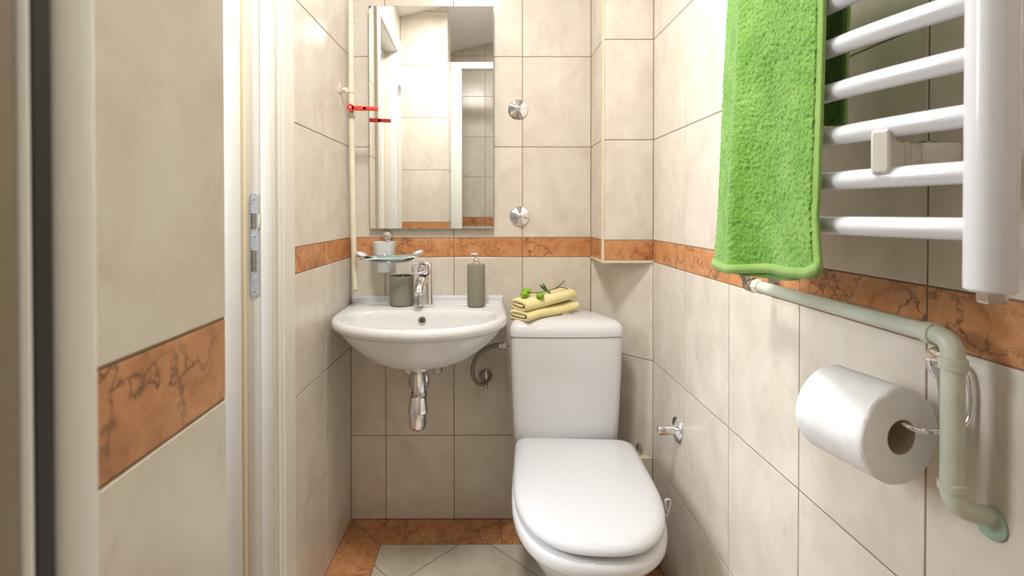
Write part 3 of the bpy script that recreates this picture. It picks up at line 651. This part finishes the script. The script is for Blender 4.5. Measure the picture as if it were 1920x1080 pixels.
bm = BM(); box(bm, (xl(1.66) + 0.0005, PY - 0.018, 1.530), (xl(1.66) + 0.0035, PY + 0.010, 1.562), 0.001); obj('clamp_plate', bm, CPIPE, cp)
bm = BM(); lathe(bm, [(0.003, 0), (0.004, 0.001), (0.004, 0.006), (0.002, 0.008)], (-0.474, PY - 0.004, 1.541), (0, -1, 0), 12); obj('clamp_screw', bm, CPIPE, cp)
bm = BM(); lathe(bm, [(0.011, -0.022), (0.013, -0.020), (0.0135, 0.016), (0.011, 0.02)], (-0.4508, PY, 1.470), (0, 0, 1), 8); vb = obj('valve_body', bm, STEEL, cp, False)
bm = BM(); lathe(bm, [(0.007, 0), (0.007, 0.02)], (-0.4508, PY - 0.008, 1.477), (0, -1, 0), 16); obj('valve_stem', bm, STEEL, cp)
lv = BM(); lathe(lv, [(0.0118, 0), (0.0125, 0.001), (0.0125, 0.008), (0.0115, 0.009)], (-0.4475, PY - 0.022, 1.4765), (0, -1, 0), 24)
Lv = Matrix.Translation((-0.4475, PY - 0.022, 1.4765)) @ Matrix.Rotation(0.04, 4, 'Y')
box(lv, (0.004, -0.009, -0.0085), (0.055, -0.001, 0.0068), 0.002, 2, Lv); box(lv, (0.04, -0.009, -0.0075), (0.0925, -0.001, 0.0062), 0.003, 3, Lv)
rl = obj('lever', lv, RED, cp, True, 0.6); rl['label'] = 'red plastic lever handle'
bm = BM(); lathe(bm, [(0.0035, 0), (0.0035, 0.0015), (0.002, 0.002)], (-0.4475, PY - 0.031, 1.4765), (0, -1, 0), 8); obj('lever_screw', bm, CHROME, rl)

# ------------------------------------------------------------------ chrome stop valves on the walls
def rosette(name, P, nrm, label, R_, H_, kr, kl, cat='valve'):
    t = thing(name, P, label, cat, 'chrome wall valves')
    bm = BM(); lathe(bm, [(R_, 0.0006), (R_, 0.003), (R_ * 0.93, 0.006), (kr * 1.15, H_), (kr * 0.9, H_ + 0.001)], P, nrm, 40); obj('flange', bm, CHROME, t, True, 0.5)
    bm = BM(); lathe(bm, [(kr, H_ - 0.004), (kr, H_ + kl * 0.85), (kr * 0.85, H_ + kl * 0.95), (kr * 0.4, H_ + kl)], P, nrm, 26); obj('knob', bm, CHROME, t, True, 0.7)
rosette('wall_valve', (0.1245, D, 1.500), (0, -1, 0), 'upper round chrome valve cover on the wall beside the mirror', 0.0365, 0.014, 0.0095, 0.018)
rosette('wall_valve', (0.1300, D, 1.1115), (0, -1, 0), 'lower round chrome valve cover just above the orange band', 0.0365, 0.014, 0.0095, 0.018)
rosette('wall_valve', (XR, 1.408, 0.500), (-1, 0, 0), 'chrome valve with stubby cylinder handle on the side wall near the toilet lid', 0.0365, 0.012, 0.0138, 0.046)

# ------------------------------------------------------------------ toilet
wc = thing('toilet', (0.27, 1.45, 0), 'white porcelain close coupled toilet with lid down', 'toilet')
TCX, TF = 0.2662, 1.575
def tank_ring(hw, yf, ybk, hwb, z, bulge=0.012, n=12):
    """front nearly flat with rounded corners, sides narrowing to the back"""
    pts = []; rc = 0.035
    P = [(-hw, yf), (hw, yf), (hwb, ybk), (-hwb, ybk)]; rad = [0.035, 0.035, 0.06, 0.06]
    for i in range(4):
        p = Vector(P[i]); a = Vector(P[i - 1]); b = Vector(P[(i + 1) % 4]); u = (a - p).normalized(); v = (b - p).normalized()
        s = p + u * rad[i]; e = p + v * rad[i]
        for k in range(9):
            t = k / 8; q = (1 - t) ** 2 * s + 2 * t * (1 - t) * p + t * t * e; pts.append(q)
        m = [e + (b - v * 0 - p - v * rad[i]) * 0]  # keep the corner end
        nxt = b - v * rad[(i + 1) % 4]
        for k in range(1, n): pts.append(e.lerp(nxt, k / n))
    out = []
    for q in pts:
        f = max(0.0, 1 - (q.x / hw) ** 2)
        w_ = max(0.0, 1 - (q.y - yf) / 0.06)
        out.append(Vector((TCX + q.x, q.y - bulge * f * w_, z)))
    return out
bm = BM(); rs = []
for z, hw in ((0.375, 0.170), (0.385, 0.176), (0.45, 0.1795), (0.60, 0.186), (0.715, 0.189), (0.7245, 0.1885)): rs.append(tank_ring(hw, TF + (0.189 - hw) * 0.6, D - 0.020, 0.128, z))
loft(bm, rs); obj('cistern', bm, PORC, wc, True, 1.0)
bm = BM(); rs = []
for z, hw, off in ((0.7255, 0.1895, 0.002), (0.727, 0.1925, -0.002), (0.739, 0.1925, -0.003), (0.750, 0.1915, -0.001), (0.760, 0.188, 0.004), (0.768, 0.181, 0.012), (0.7735, 0.171, 0.022), (0.7770, 0.157, 0.034), (0.7788, 0.135, 0.052), (0.7795, 0.105, 0.075)):
    rs.append(tank_ring(hw, TF + off, D - 0.020 - max(0, off) * 0.6, 0.131 + (hw - 0.1925) * 0.8, z))
loft(bm, rs); obj('cistern_lid', bm, PORC, wc, True, 1.0)
bm = BM(); lathe(bm, [(0.021, 0), (0.021, 0.004), (0.0175, 0.007), (0.006, 0.008)], (0.277, D - 0.128, 0.7788), (0, 0, 1), 30); obj('flush_button', bm, CHROME, wc)
TH = math.radians(-3.4); TO = Vector((0.284, 1.572, 0))
def T(q): return TO + Vector((q[0] * math.cos(TH) - q[1] * math.sin(TH), q[0] * math.sin(TH) + q[1] * math.cos(TH), q[2]))
def seat_ring(hw, front, z, back=0.0, hwb=None, mid=0.25, ex=2.5, n=44, rc=0.035):
    """local: y forward is negative; widest part from back to -mid, round front at -front"""
    hwb = hwb or hw; pts = []
    for i in range(n + 1):
        t = PI * i / n; c, s = math.cos(t), math.sin(t)
        pts.append((hw * (1 if c >= 0 else -1) * abs(c) ** (2 / ex), -mid - (front - mid) * abs(s) ** (2 / ex)))
    for k in range(1, 8):
        t = k / 8; pts.append((-hw + (hw - hwb) * t ** 2, -mid + (mid - rc - back) * t))
    for k in range(7):
        a = PI / 2 * k / 6; pts.append((-hwb + rc - rc * math.cos(a), -back - rc + rc * math.sin(a)))
    for k in range(1, 8): pts.append((-hwb + rc + (2 * hwb - 2 * rc) * k / 8, -back))
    for k in range(7):
        a = PI / 2 * k / 6; pts.append((hwb - rc + rc * math.sin(a), -back - rc + rc * math.cos(a)))
    for k in range(1, 8):
        t = k / 8; pts.append((hwb + (hw - hwb) * (1 - (1 - t) ** 2), -back - rc - (mid - rc - back) * t))
    return [T((x, y, z)) for x, y in pts]
bm = BM(); rs = []
for hw, fr, z, bk in ((0.1855, 0.512, 0.3795, 0.006), (0.1895, 0.518, 0.3825, 0.002), (0.190, 0.5185, 0.3885, 0.001), (0.1885, 0.515, 0.3960, 0.003), (0.184, 0.507, 0.4020, 0.008), (0.177, 0.495, 0.4065, 0.014), (0.166, 0.478, 0.4095, 0.024), (0.13, 0.435, 0.4120, 0.06), (0.07, 0.36, 0.4135, 0.13)):
    rs.append(seat_ring(hw, fr, z, bk, hw * 0.975, mid=0.25 if fr > 0.4 else 0.22))
loft(bm, rs); obj('seat_lid', bm, SEATP, wc, True, 1.0)
bm = BM(); rs = []
for hw, fr, z in ((0.172, 0.496, 0.368), (0.175, 0.500, 0.370), (0.175, 0.500, 0.376), (0.172, 0.496, 0.3775)): rs.append(seat_ring(hw, fr, z, 0.008, hw * 0.97))
loft(bm, rs); obj('seat', bm, SEATP, wc, True, 0.8)
bm = BM(); rs = []
for hw, fr, z, bk, md in ((0.100, 0.30, 0.0, 0.02, 0.15), (0.103, 0.305, 0.02, 0.02, 0.15), (0.098, 0.31, 0.08, 0.02, 0.15), (0.105, 0.345, 0.14, 0.01, 0.17), (0.128, 0.405, 0.20, 0.0, 0.2), (0.152, 0.452, 0.255, 0.0, 0.22), (0.170, 0.485, 0.295, 0.0, 0.24), (0.178, 0.500, 0.315, 0.0, 0.25), (0.181, 0.5045, 0.322, 0, 0.25), (0.190, 0.513, 0.326, 0.0, 0.25), (0.195, 0.520, 0.338, 0, 0.25), (0.195, 0.520, 0.352, 0, 0.25), (0.192, 0.516, 0.362, 0, 0.25), (0.184, 0.506, 0.3675, 0.0, 0.25)):
    rs.append(seat_ring(hw, fr, z, bk, hw * 0.95, mid=md))
loft(bm, rs); obj('bowl', bm, PORC, wc, True, 1.0)
bm = BM(); box(bm, (-0.14, -0.01, 0.30), (0.12, 0.16, 0.378), 0.015, 3, T); obj('rear_shelf', bm, PORC, wc)
bm = BM(); box(bm, (-0.09, -0.02, 0.0), (0.09, 0.14, 0.302), 0.02, 3, T); obj('rear_foot', bm, PORC, wc)
bm = BM(); lathe(bm, [(0.0065, 0), (0.008, 0.002), (0.008, 0.034), (0.0065, 0.037)], (0.5165, 1.640, Z5 + 0.0045), (0, 0, 1), 18)
tag(obj('valve_stub', bm, STEEL, None), 'short steel pipe stub standing on the plinth ledge', 'pipe stub')
# freshener hook
bm = BM(); hk = [T((0.199, -0.315, 0.352)), T((0.204, -0.315, 0.362)), T((0.2085, -0.316, 0.385)), T((0.207, -0.318, 0.3945)), T((0.199, -0.319, 0.397)), T((0.1945, -0.319, 0.391)), T((0.1965, -0.318, 0.375)), T((0.2005, -0.317, 0.366))]
tube(bm, catmull(hk, 5), 0.0028, 10)
tag(obj('freshener_hook', bm, PLASTT, None), 'small clear plastic loop hook over the toilet rim', 'hook')

# braided hose with stop valve
bh = thing('supply_valve', (0.0, D, 0.527), 'dark steel stop valve with braided hose to the cistern', 'valve')
bm = BM(); tube(bm, catmull([(0.068, 1.690, 0.669), (0.034, 1.693, 0.6665), (-0.012, 1.70, 0.641), (-0.038, 1.70, 0.597), (-0.037, 1.705, 0.552), (-0.017, 1.712, 0.527), (0.003, 1.722, 0.527), (0.008, 1.732, 0.540)], 8), 0.0075, 14); obj('hose', bm, BRAID, bh)
bm = BM(); lathe(bm, [(0.008, 0), (0.009, 0.001), (0.009, 0.014), (0.0115, 0.015), (0.0115, 0.026)], (0.050, 1.691, 0.668), (1, -0.05, 0.05), 8); obj('hose_nut', bm, STEEL, bh, False)
bm = BM(); lathe(bm, [(0.026, 0.001), (0.025, 0.005), (0.014, 0.016), (0.0105, 0.018), (0.0105, 0.058), (0.008, 0.06)], (0.004, D, 0.527), (0, -1, 0), 26); obj('valve_body', bm, STEEL, bh)
bm = BM(); bmesh.ops.create_uvsphere(bm, u_segments=18, v_segments=12, radius=1, matrix=Matrix.Translation((0.007, D - 0.066, 0.552)) @ Matrix.Diagonal((0.011, 0.010, 0.022, 1))); obj('handle', bm, STEEL, bh)
bm = BM(); lathe(bm, [(0.0065, 0), (0.0065, 0.018), (0.005, 0.022)], (0.006, D - 0.048, 0.519), (0, 0, -1), 14); obj('outlet', bm, STEEL, bh)

# ------------------------------------------------------------------ folded yellow towels and sprig
def ribbon_towel(name, label, L, path, th, loc, rotz, tilt, seed):
    """cross-section ribbon (width, height) path swept along the length"""
    P = catmull([(p[0], 0, p[1]) for p in path], 10); n = len(P); sec = []
    left, right = [], []
    for i in range(n):
        d = (P[min(i + 1, n - 1)] - P[max(i - 1, 0)]).normalized(); nn = Vector((-d.z, 0, d.x))
        left.append(P[i] + nn * th / 2); right.append(P[i] - nn * th / 2)
    e0 = P[0] - (P[1] - P[0]).normalized() * th * 0.35; e1 = P[-1] + (P[-1] - P[-2]).normalized() * th * 0.35
    sec = [e0] + left + [e1] + right[::-1]
    bm = BM(); K = 46; rings = []
    M_ = Matrix.Translation(loc) @ Matrix.Rotation(rotz, 4, 'Z') @ Matrix.Rotation(tilt[0], 4, 'X') @ Matrix.Rotation(tilt[1], 4, 'Y')
    for k in range(K + 1):
        t = k / K; u = t * L
        endf = 1 - 0.0 * t
        r = []
        for q in sec:
            # towel length runs along local x, ribbon width along local y
            sag = 0.0025 * noise.noise(Vector((u * 14, q.x * 20, seed))) + 0.002 * math.sin(u * 16 + seed)
            wob = 0.004 * noise.noise(Vector((u * 9, seed * 3.1, q.z * 30)))
            f = 0.0010 * noise.noise(Vector((u * 330, q.x * 330, q.z * 330 + seed)))
            sk = 0.010 * math.sin(q.x * 40 + seed) * (0.15 if 0 < k < K else 1.0) * 0.3
            e = 1.0 - 0.10 * max(0, (t - 0.9) / 0.1) ** 2
            r.append(M_ @ Vector((u + sk, q.x + wob, (q.z + sag) * e + f)))
        rings.append(r)
    loft(bm, rings)
    return tag(obj(name, bm, YTERRY, None, True, 2.5), label, 'towel', 'folded yellow towels on the cistern')
W = 0.085
pathA = [(0.020, 0.0165), (0.050, 0.0165), (0.074, 0.0175), (0.079, 0.0225), (0.072, 0.0275), (0.040, 0.0285), (0.010, 0.0270), (0.001, 0.0160), (0.010, 0.0060), (0.040, 0.0045), (0.082, 0.0045)]
LOCY = Vector((0.137, 1.568, 0.770)); RZT = math.radians(35)
ribbon_towel('folded_towel', 'lower folded yellow terry towel lying directly on the cistern lid', 0.235, pathA, 0.0088, LOCY, RZT, (0.0, -0.074), 1.3)
ribbon_towel('folded_towel', 'upper folded yellow terry towel carrying the green sprig', 0.225, [(a, b * 1.12) for a, b in pathA], 0.0092, LOCY + Vector((0.0, 0.006, 0.0345)), RZT, (0.0, -0.074), 4.7)
TOPT = 0.770 + 0.0345 + 0.0440
sg = thing('flower_sprig', (0.20, 1.66, TOPT), 'green button flower sprig with dark leaves on the yellow towels', 'flower sprig')
st = [(0.142, 1.640, TOPT + 0.010), (0.175, 1.652, TOPT + 0.006), (0.215, 1.668, TOPT + 0.010), (0.250, 1.684, TOPT + 0.020), (0.277, 1.694, TOPT + 0.041)]
bm = BM(); tube(bm, catmull(st, 6), 0.0016, 8); obj('stem', bm, LEAF, sg)
bm = BM(); tube(bm, catmull([(0.240, 1.68, TOPT + 0.014), (0.262, 1.686, TOPT + 0.020), (0.288, 1.690, TOPT + 0.013)], 5), 0.0014, 8); obj('side_stem', bm, LEAF, sg)
bm = BM(); tube(bm, catmull([(0.205, 1.662, TOPT + 0.009), (0.190, 1.635, TOPT + 0.009), (0.186, 1.617, TOPT + 0.006)], 5), 0.0012, 8); obj('side_stem', bm, LEAF, sg)
def pompon(c, r, s):
    bm = BM(); bmesh.ops.create_icosphere(bm, subdivisions=4, radius=1.0)
    for v in bm.verts:
        d = v.co.normalized(); k = 1 + 0.38 * noise.noise(d * 4 + Vector((s, 0, 0))) + 0.25 * noise.noise(d * 11 + Vector((s, 3, 0)))
        v.co = Vector(c) + Vector((d.x, d.y, d.z * 0.85)) * r * k
    obj('flower_head', bm, FLOWER, sg, True, 2.0)
pompon((0.141, 1.642, TOPT + 0.013), 0.0135, 1); pompon((0.132, 1.624, TOPT + 0.006), 0.0115, 5); pompon((0.184, 1.612, TOPT + 0.003), 0.0118, 9)
def leaf(a, b, wd):
    a = Vector(a); b = Vector(b); d = b - a; s = d.cross(Vector((0.3, -1, 0.5))).normalized(); nrm = d.cross(s).normalized(); bm = BM(); rs = []
    for i in range(11):
        t = i / 10; ww = wd * math.sin(PI * min(1, 0.08 + 0.9 * t)) ** 0.8 + 0.0003; c = a + d * t + nrm * 0.003 * math.sin(PI * t)
        rs.append([c - s * ww, c + nrm * 0.0007, c + s * ww, c - nrm * 0.0007])
    loft(bm, rs); obj('leaf', bm, LEAF, sg, True, 2)
leaf((0.214, 1.667, TOPT + 0.009), (0.188, 1.655, TOPT + 0.034), 0.0048)
leaf((0.216, 1.667, TOPT + 0.010), (0.199, 1.662, TOPT + 0.037), 0.0036)
leaf((0.214, 1.666, TOPT + 0.011), (0.226, 1.66, TOPT + 0.004), 0.004)

# ------------------------------------------------------------------ towel radiator
YC, YW = 0.655, 0.218
def bar_x(y): return 0.449 - 0.046 * (1 - ((y - YC) / YW) ** 2)
ra = thing('towel_radiator', (0.45, 0.65, 1.055), 'white curved tube towel radiator on the side wall', 'radiator')
RB, RT = 1.056, 2.02
CY0, CY1 = YC - YW - 0.006, 0.848
for y in (CY0, CY1):
    bm = BM(); lathe(bm, [(0.015, 0), (0.0175, 0.002), (0.0178, 0.004), (0.0178, RT - RB - 0.004), (0.015, RT - RB)], (0.445, y, RB), (0, 0, 1), 40); o_ = obj('collector', bm, RADW, ra, True, 0.6)
    bm = BM(); lathe(bm, [(0.010, 0.001), (0.0105, -0.001), (0.0105, -0.008), (0.009, -0.010)], (0.447, y, RB), (0, 0, 1), 6); obj('plug', bm, STEEL, o_, False)
barz = [1.1105, 1.1625, 1.2145, 1.2665]
zz = 1.2665
while zz < 1.93:
    zz += 0.052 if len(barz) not in (8, 12) else 0.10
    barz.append(zz)
for z in barz:
    bm = BM(); ny = 26
    tube(bm, [(bar_x(CY0 + (CY1 - CY0) * i / ny), CY0 + (CY1 - CY0) * i / ny, z) for i in range(ny + 1)], 0.0108, 18); obj('bar', bm, RADW, ra)
# bracket clamped between two bars
br = thing('radiator_bracket', (XR, 0.59, 1.19), 'ivory plastic bracket holding the radiator bars to the wall', 'bracket')
zb_ = 1.1885
bm = BM(); box(bm, (0.5085, 0.570, zb_ - 0.0165), (XR - 0.0005, 0.604, zb_ + 0.0185), 0.003, 2); obj('wall_block', bm, BRKT, br)
bm = BM(); box(bm, (0.520, 0.578, zb_ + 0.0185), (0.534, 0.592, zb_ + 0.0215), 0.001); obj('screw_cover', bm, STEEL, br)
A_ = Vector((0.513, 0.590, zb_)); B_ = Vector((0.416, 0.5135, zb_)); dv = (B_ - A_).normalized(); sv = Vector((-dv.y, dv.x, 0))
def NB(v): return A_ + dv * v[0] + sv * v[1] + Vector((0, 0, v[2]))
LN = (B_ - A_).length
bm = BM(); box(bm, (0.0, -0.012, -0.0140), (LN * 0.60, 0.012, 0.0140), 0.002, 2, NB); obj('neck', bm, BRKT, br)
bm = BM(); rs = []
for t, hz, hs in ((0.55, 0.0130, 0.008), (0.78, 0.0135, 0.0075), (0.92, 0.0195, 0.0075), (0.97, 0.0225, 0.0078), (1.06, 0.0225, 0.0078), (1.08, 0.020, 0.006)):
    rs.append([NB((LN * t, sy * hs, sz * hz)) for sy, sz in ((-1, -0.85), (-0.85, -1), (0.85, -1), (1, -0.85), (1, 0.85), (0.85, 1), (-0.85, 1), (-1, 0.85))])
loft(bm, rs); obj('clamp_jaw', bm, BRKT, br, True, 0.6)
bm = BM(); box(bm, (LN * 0.54, -0.0123, -0.0142), (LN * 0.555, 0.0123, 0.0142), 0, 1, NB); obj('joint_line', bm, CARD, br, False)

# ------------------------------------------------------------------ green towel
gt_ = thing('bath_towel', (0.40, 0.70, 1.04), 'bright green terry towel hanging over the radiator bars', 'towel')
BARZ = [z for z in barz if z > 1.50][0]
def towel_pos(s, v, layer):
    """s 0..1 from near edge to far edge, v arc position: front flap v in [0,1], over the bar, back flap"""
    pass
def drape(name, mat, s0, s1, zf, zb, off, ns, nz, disp, seed, hem_only=None, near_z=0.0):
    yN, yF = 0.5690, 0.8265
    bm = BM(); grid = []
    nb = 10; nbk = max(6, int(nz * 0.4)) if zb else 0
    for i in range(ns + 1):
        s = s0 + (s1 - s0) * i / ns; rowv = []
        for j in range(nz + 1 + (nb + nbk if zb else 0)):
            if j <= nz:
                t = j / nz; z0_ = zf(s); z = z0_ + (BARZ - z0_) * t
                drop = 1 - t
                y = yN + (yF - yN) * s + (0.004 * (s - 0.5)) * drop - 0.016 * max(0, (0.13 - t)) / 0.13 * max(0, 0.25 - s) * 4 + 0.012 * drop * s
                fold = 0.016 * math.exp(-((s - 0.60 - 0.05 * t) / 0.085) ** 2) - 0.006 * math.exp(-((s - 0.33) / 0.12) ** 2) + 0.005 * math.sin(s * 9 + t * 4 + 1.0) * drop
                curl = -0.010 * max(0, 0.12 - s) / 0.12 * max(0, 0.16 - t) / 0.16
                x = bar_x(min(max(y, CY0), CY1)) - 0.0190 - fold * (0.35 + 0.65 * drop) - 0.004 * drop - 0.024 * drop * s ** 3 + curl + off
            elif j <= nz + nb:
                a = PI * (j - nz) / nb; y = yN + (yF - yN) * s
                y += 0.0
                bx_ = bar_x(y); rr = 0.0190 - off; x = bx_ - rr * math.cos(a); z = BARZ + rr * math.sin(a)
            else:
                t = (j - nz - nb) / nbk; y = yN + (yF - yN) * s + 0.030 * t * (1 - s) ** 2; z = BARZ + (zb(s) - BARZ) * t
                x = bar_x(yN + (yF - yN) * s) + 0.0190 - off + 0.014 * t * (1 + 0.5 * math.sin(s * 12))
            p = Vector((x, y, z))
            if disp:
                q = p * 400; p = p + Vector((-1, -0.25, 0)) * (disp * (noise.noise(q + Vector((seed, 0, 0))) + 0.6 * noise.noise(p * 190)) )
            rowv.append(p)
        grid.append(rowv)
    vs = [[bm.verts.new(p) for p in r] for r in grid]
    for a, b in zip(vs, vs[1:]):
        for j in range(len(a) - 1): bm.faces.new((a[j], a[j + 1], b[j + 1], b[j]))
    return bm
def zfront(s): return 1.0500 - 0.020 * s + 0.004 * math.sin(s * 7) - 0.006 * math.exp(-((s - 0.2) / 0.15) ** 2) + 0.008 * max(0, 0.06 - s) / 0.06
def zback(s): return 1.222 + 0.03 * s
def solid(bm, th):
    bmesh.ops.recalc_face_normals(bm, faces=bm.faces)
    bmesh.ops.solidify(bm, geom=bm.faces[:], thickness=th)
bm = drape('pile', GTERRY, 0.035, 0.985, lambda s: zfront(s) + 0.009, lambda s: zback(s) + 0.010, 0.0, 150, 300, 0.0019, 2.0); solid(bm, 0.004)
obj('pile', bm, GTERRY, gt_, True, 3.0)
bm = drape('side_hem', GHEM, 0.0, 0.045, zfront, zback, 0.001, 5, 60, 0.00015, 2.0); solid(bm, 0.004); obj('side_hem', bm, GHEM, gt_, True, 3.0)
bm = drape('side_hem', GHEM, 0.975, 1.0, zfront, zback, 0.001, 4, 60, 0.00015, 2.0); solid(bm, 0.004); obj('side_hem', bm, GHEM, gt_, True, 3.0)
bm = BM()
def strip(zfun, h, ns, sgn):
    pass
# bottom hem of the front flap: same drape cut to its lowest 12 mm
full = drape('x', GHEM, 0.0, 1.0, zfront, None, 0.0012, 100, 40, 0.00015, 2.0)
dele = [v for v in full.verts if v.co.z > zfront(0.5) + 0.5]
full.verts.ensure_lookup_table()
nzc = 41; keep = {i * nzc + j for i in range(101) for j in range(2)}
bmesh.ops.delete(full, geom=[v for k, v in enumerate(full.verts) if k not in keep], context='VERTS')
solid(full, 0.004); obj('bottom_hem', full, GHEM, gt_, True, 3.0)
# inner layer that peeks out below the hem
inn = drape('x', GTERRY, 0.10, 0.60, lambda s: zfront(s) - 0.009 * math.sin(PI * min(1, max(0, (s - 0.10) / 0.50))) + 0.001, None, 0.0062, 60, 60, 0.0002, 7.0)
inn.verts.ensure_lookup_table(); keep = {i * 61 + j for i in range(61) for j in range(12)}
bmesh.ops.delete(inn, geom=[v for k, v in enumerate(inn.verts) if k not in keep], context='VERTS')
solid(inn, 0.0025); obj('inner_layer', inn, GTERRY, gt_, True, 3.0)

# ------------------------------------------------------------------ pale green heating pipe
PX = 0.512
hp = thing('heating_pipe', (PX, 0.70, 0.985), 'pale green painted heating pipe with elbow in front of the orange band', 'pipe')
PR = 0.0104
Yv, Zh, Zl = 0.5345, 0.9875, 0.8035
bm = BM(); tube(bm, elbow_path([(PX, 0.905, Zh), (PX, Yv, Zh), (PX, Yv, Zl), (XR - 0.0005, Yv, Zl - 0.012)], 0.020, 8), PR, 22); obj('pipe', bm, GPIPE, hp)
for a, b in (((PX, Yv, Zh - 0.020), (PX, Yv, Zh - 0.034)), ((PX, Yv + 0.020, Zh), (PX, Yv + 0.032, Zh)), ((PX, Yv, Zl + 0.018), (PX, Yv, Zl + 0.028))):
    bm = BM(); d_ = Vector(b) - Vector(a); lathe(bm, [(PR, 0), (PR + 0.0022, 0.001), (PR + 0.0022, d_.length - 0.001), (PR, d_.length)], a, d_, 24); obj('elbow_collar', bm, GPIPE, hp)
bm = BM(); lathe(bm, [(0.0175, 0.0005), (0.0175, 0.003), (0.016, 0.0045), (PR, 0.005)], (XR, Yv, Zl - 0.018), (-1, 0, 0), 30); g2 = obj('wall_rosette', bm, GGREEN, hp); g2['label'] = 'green round wall rosette'
bm = BM(); lathe(bm, [(0.0118, 0), (0.0135, 0.001), (0.0135, 0.017), (0.0118, 0.018)], (PX, 0.905, Zh), (0, 1, 0), 8); obj('union_nut', bm, CPIPE, hp, False)
bm = BM(); lathe(bm, [(0.010, 0), (0.010, 0.005), (0.0145, 0.006), (0.0145, 0.024), (0.012, 0.028)], (PX, 0.923, Zh), (0, 1, 0), 20); obj('valve_body', bm, STEEL, hp)
bm = BM(); lathe(bm, [(0.009, 0), (0.009, 0.022)], (PX, 0.940, Zh), (1, 0, 0), 18); lathe(bm, [(0.018, 0), (0.017, 0.004), (0.010, 0.006)], (XR - 0.0005, 0.940, Zh), (-1, 0, 0), 22); obj('wall_elbow', bm, STEEL, hp)
bm = BM(); lathe(bm, [(0.008, 0), (0.008, 0.050), (0.006, 0.055)], (PX - 0.008, 0.940, Zh + 0.004), (-0.45, 0, 1), 16); obj('riser', bm, STEEL, hp)

# ------------------------------------------------------------------ toilet paper
ph = thing('paper_holder', (XR, 0.575, 0.95), 'chrome wire toilet paper holder behind the green pipe', 'paper holder')
AX = Vector((-math.sin(math.radians(12)), math.cos(math.radians(12)), 0)); RC = Vector((0.4875, 0.571, 0.8630)); HZ = RC.z + 0.0155
bm = BM(); wire = [(0.545, 0.590, 0.955), (0.5490, 0.560, 0.948), (0.5500, 0.5525, 0.925), (0.5490, 0.5525, 0.895), (0.5375, 0.5535, 0.878), (0.520, 0.556, HZ - 0.003)]
p0_ = RC + Vector((0, 0, 0.0155)) - AX * 0.012; p1_ = RC + Vector((0, 0, 0.0155)) + AX * 0.098
wire += [tuple(p0_ + Vector((0.008, -0.001, -0.002))), tuple(p0_ + AX * 0.02), tuple(p1_)]
tube(bm, catmull(wire, 7), 0.0029, 12); obj('wire', bm, CHROME, ph)
bm = BM(); lathe(bm, [(0.0215, 0.0006), (0.022, 0.003), (0.020, 0.010), (0.014, 0.0135), (0.004, 0.0145)], (XR, 0.588, 0.944), (-1, 0, 0), 30); obj('wall_cap', bm, CHROME, ph)
bm = BM(); tube(bm, [(0.546, 0.588, 0.930), (0.5475, 0.586, 0.905), (0.5475, 0.584, 0.885)], 0.0029, 10); obj('rear_wire', bm, CHROME, ph)
tp = thing('toilet_roll', tuple(RC - Vector((0, 0, 0.056))), 'full white toilet paper roll hanging on the wire holder', 'toilet roll')
bm = BM(); Lr = 0.094; Ro, Ri = 0.0570, 0.0208; prof = [(Ri, 0.0), (Ro - 0.004, 0.0), (Ro - 0.001, 0.0015), (Ro, 0.005), (Ro, Lr - 0.005), (Ro - 0.001, Lr - 0.0015), (Ro - 0.004, Lr), (Ri, Lr)]
x_, y_, d_ = frame(AX); segs = 72; rings = []
hs = [(Ri, 0.0), (Ro * 0.75, 0.0), (Ro - 0.003, 0.0), (Ro, 0.003)] + [(Ro, 0.003 + (Lr - 0.006) * k / 16) for k in range(1, 17)] + [(Ro - 0.003, Lr), (Ri, Lr)]
for r_, h_ in hs:
    rg = []
    for k in range(segs):
        a = 2 * PI * k / segs; v = x_ * math.cos(a) + y_ * math.sin(a)
        rr = r_
        if r_ > Ro - 0.004:
            up_ = v.z; rr = r_ * (1 + 0.010 * math.cos(4 * a + 0.6)) + 0.0006 * noise.noise(Vector((a * 4, h_ * 60, 1)))
        rg.append(RC + v * rr + AX * h_)
    rings.append(rg)
rv = [[None] * segs for _ in rings]
bm = BM(); rv = [[bm.verts.new(p) for p in r] for r in rings]; ring_faces(bm, rv + [rv[0]], True, False, False); obj('paper', bm, PAPER, tp, True, 0.8)
bm = BM(); lathe(bm, [(Ri - 0.0002, 0.0005), (Ri - 0.0002, Lr - 0.0005), (Ri - 0.0012, Lr - 0.0005), (Ri - 0.0012, 0.0005), (Ri - 0.0002, 0.0005)], RC, AX, 40, False, False); obj('core', bm, CARD, tp)
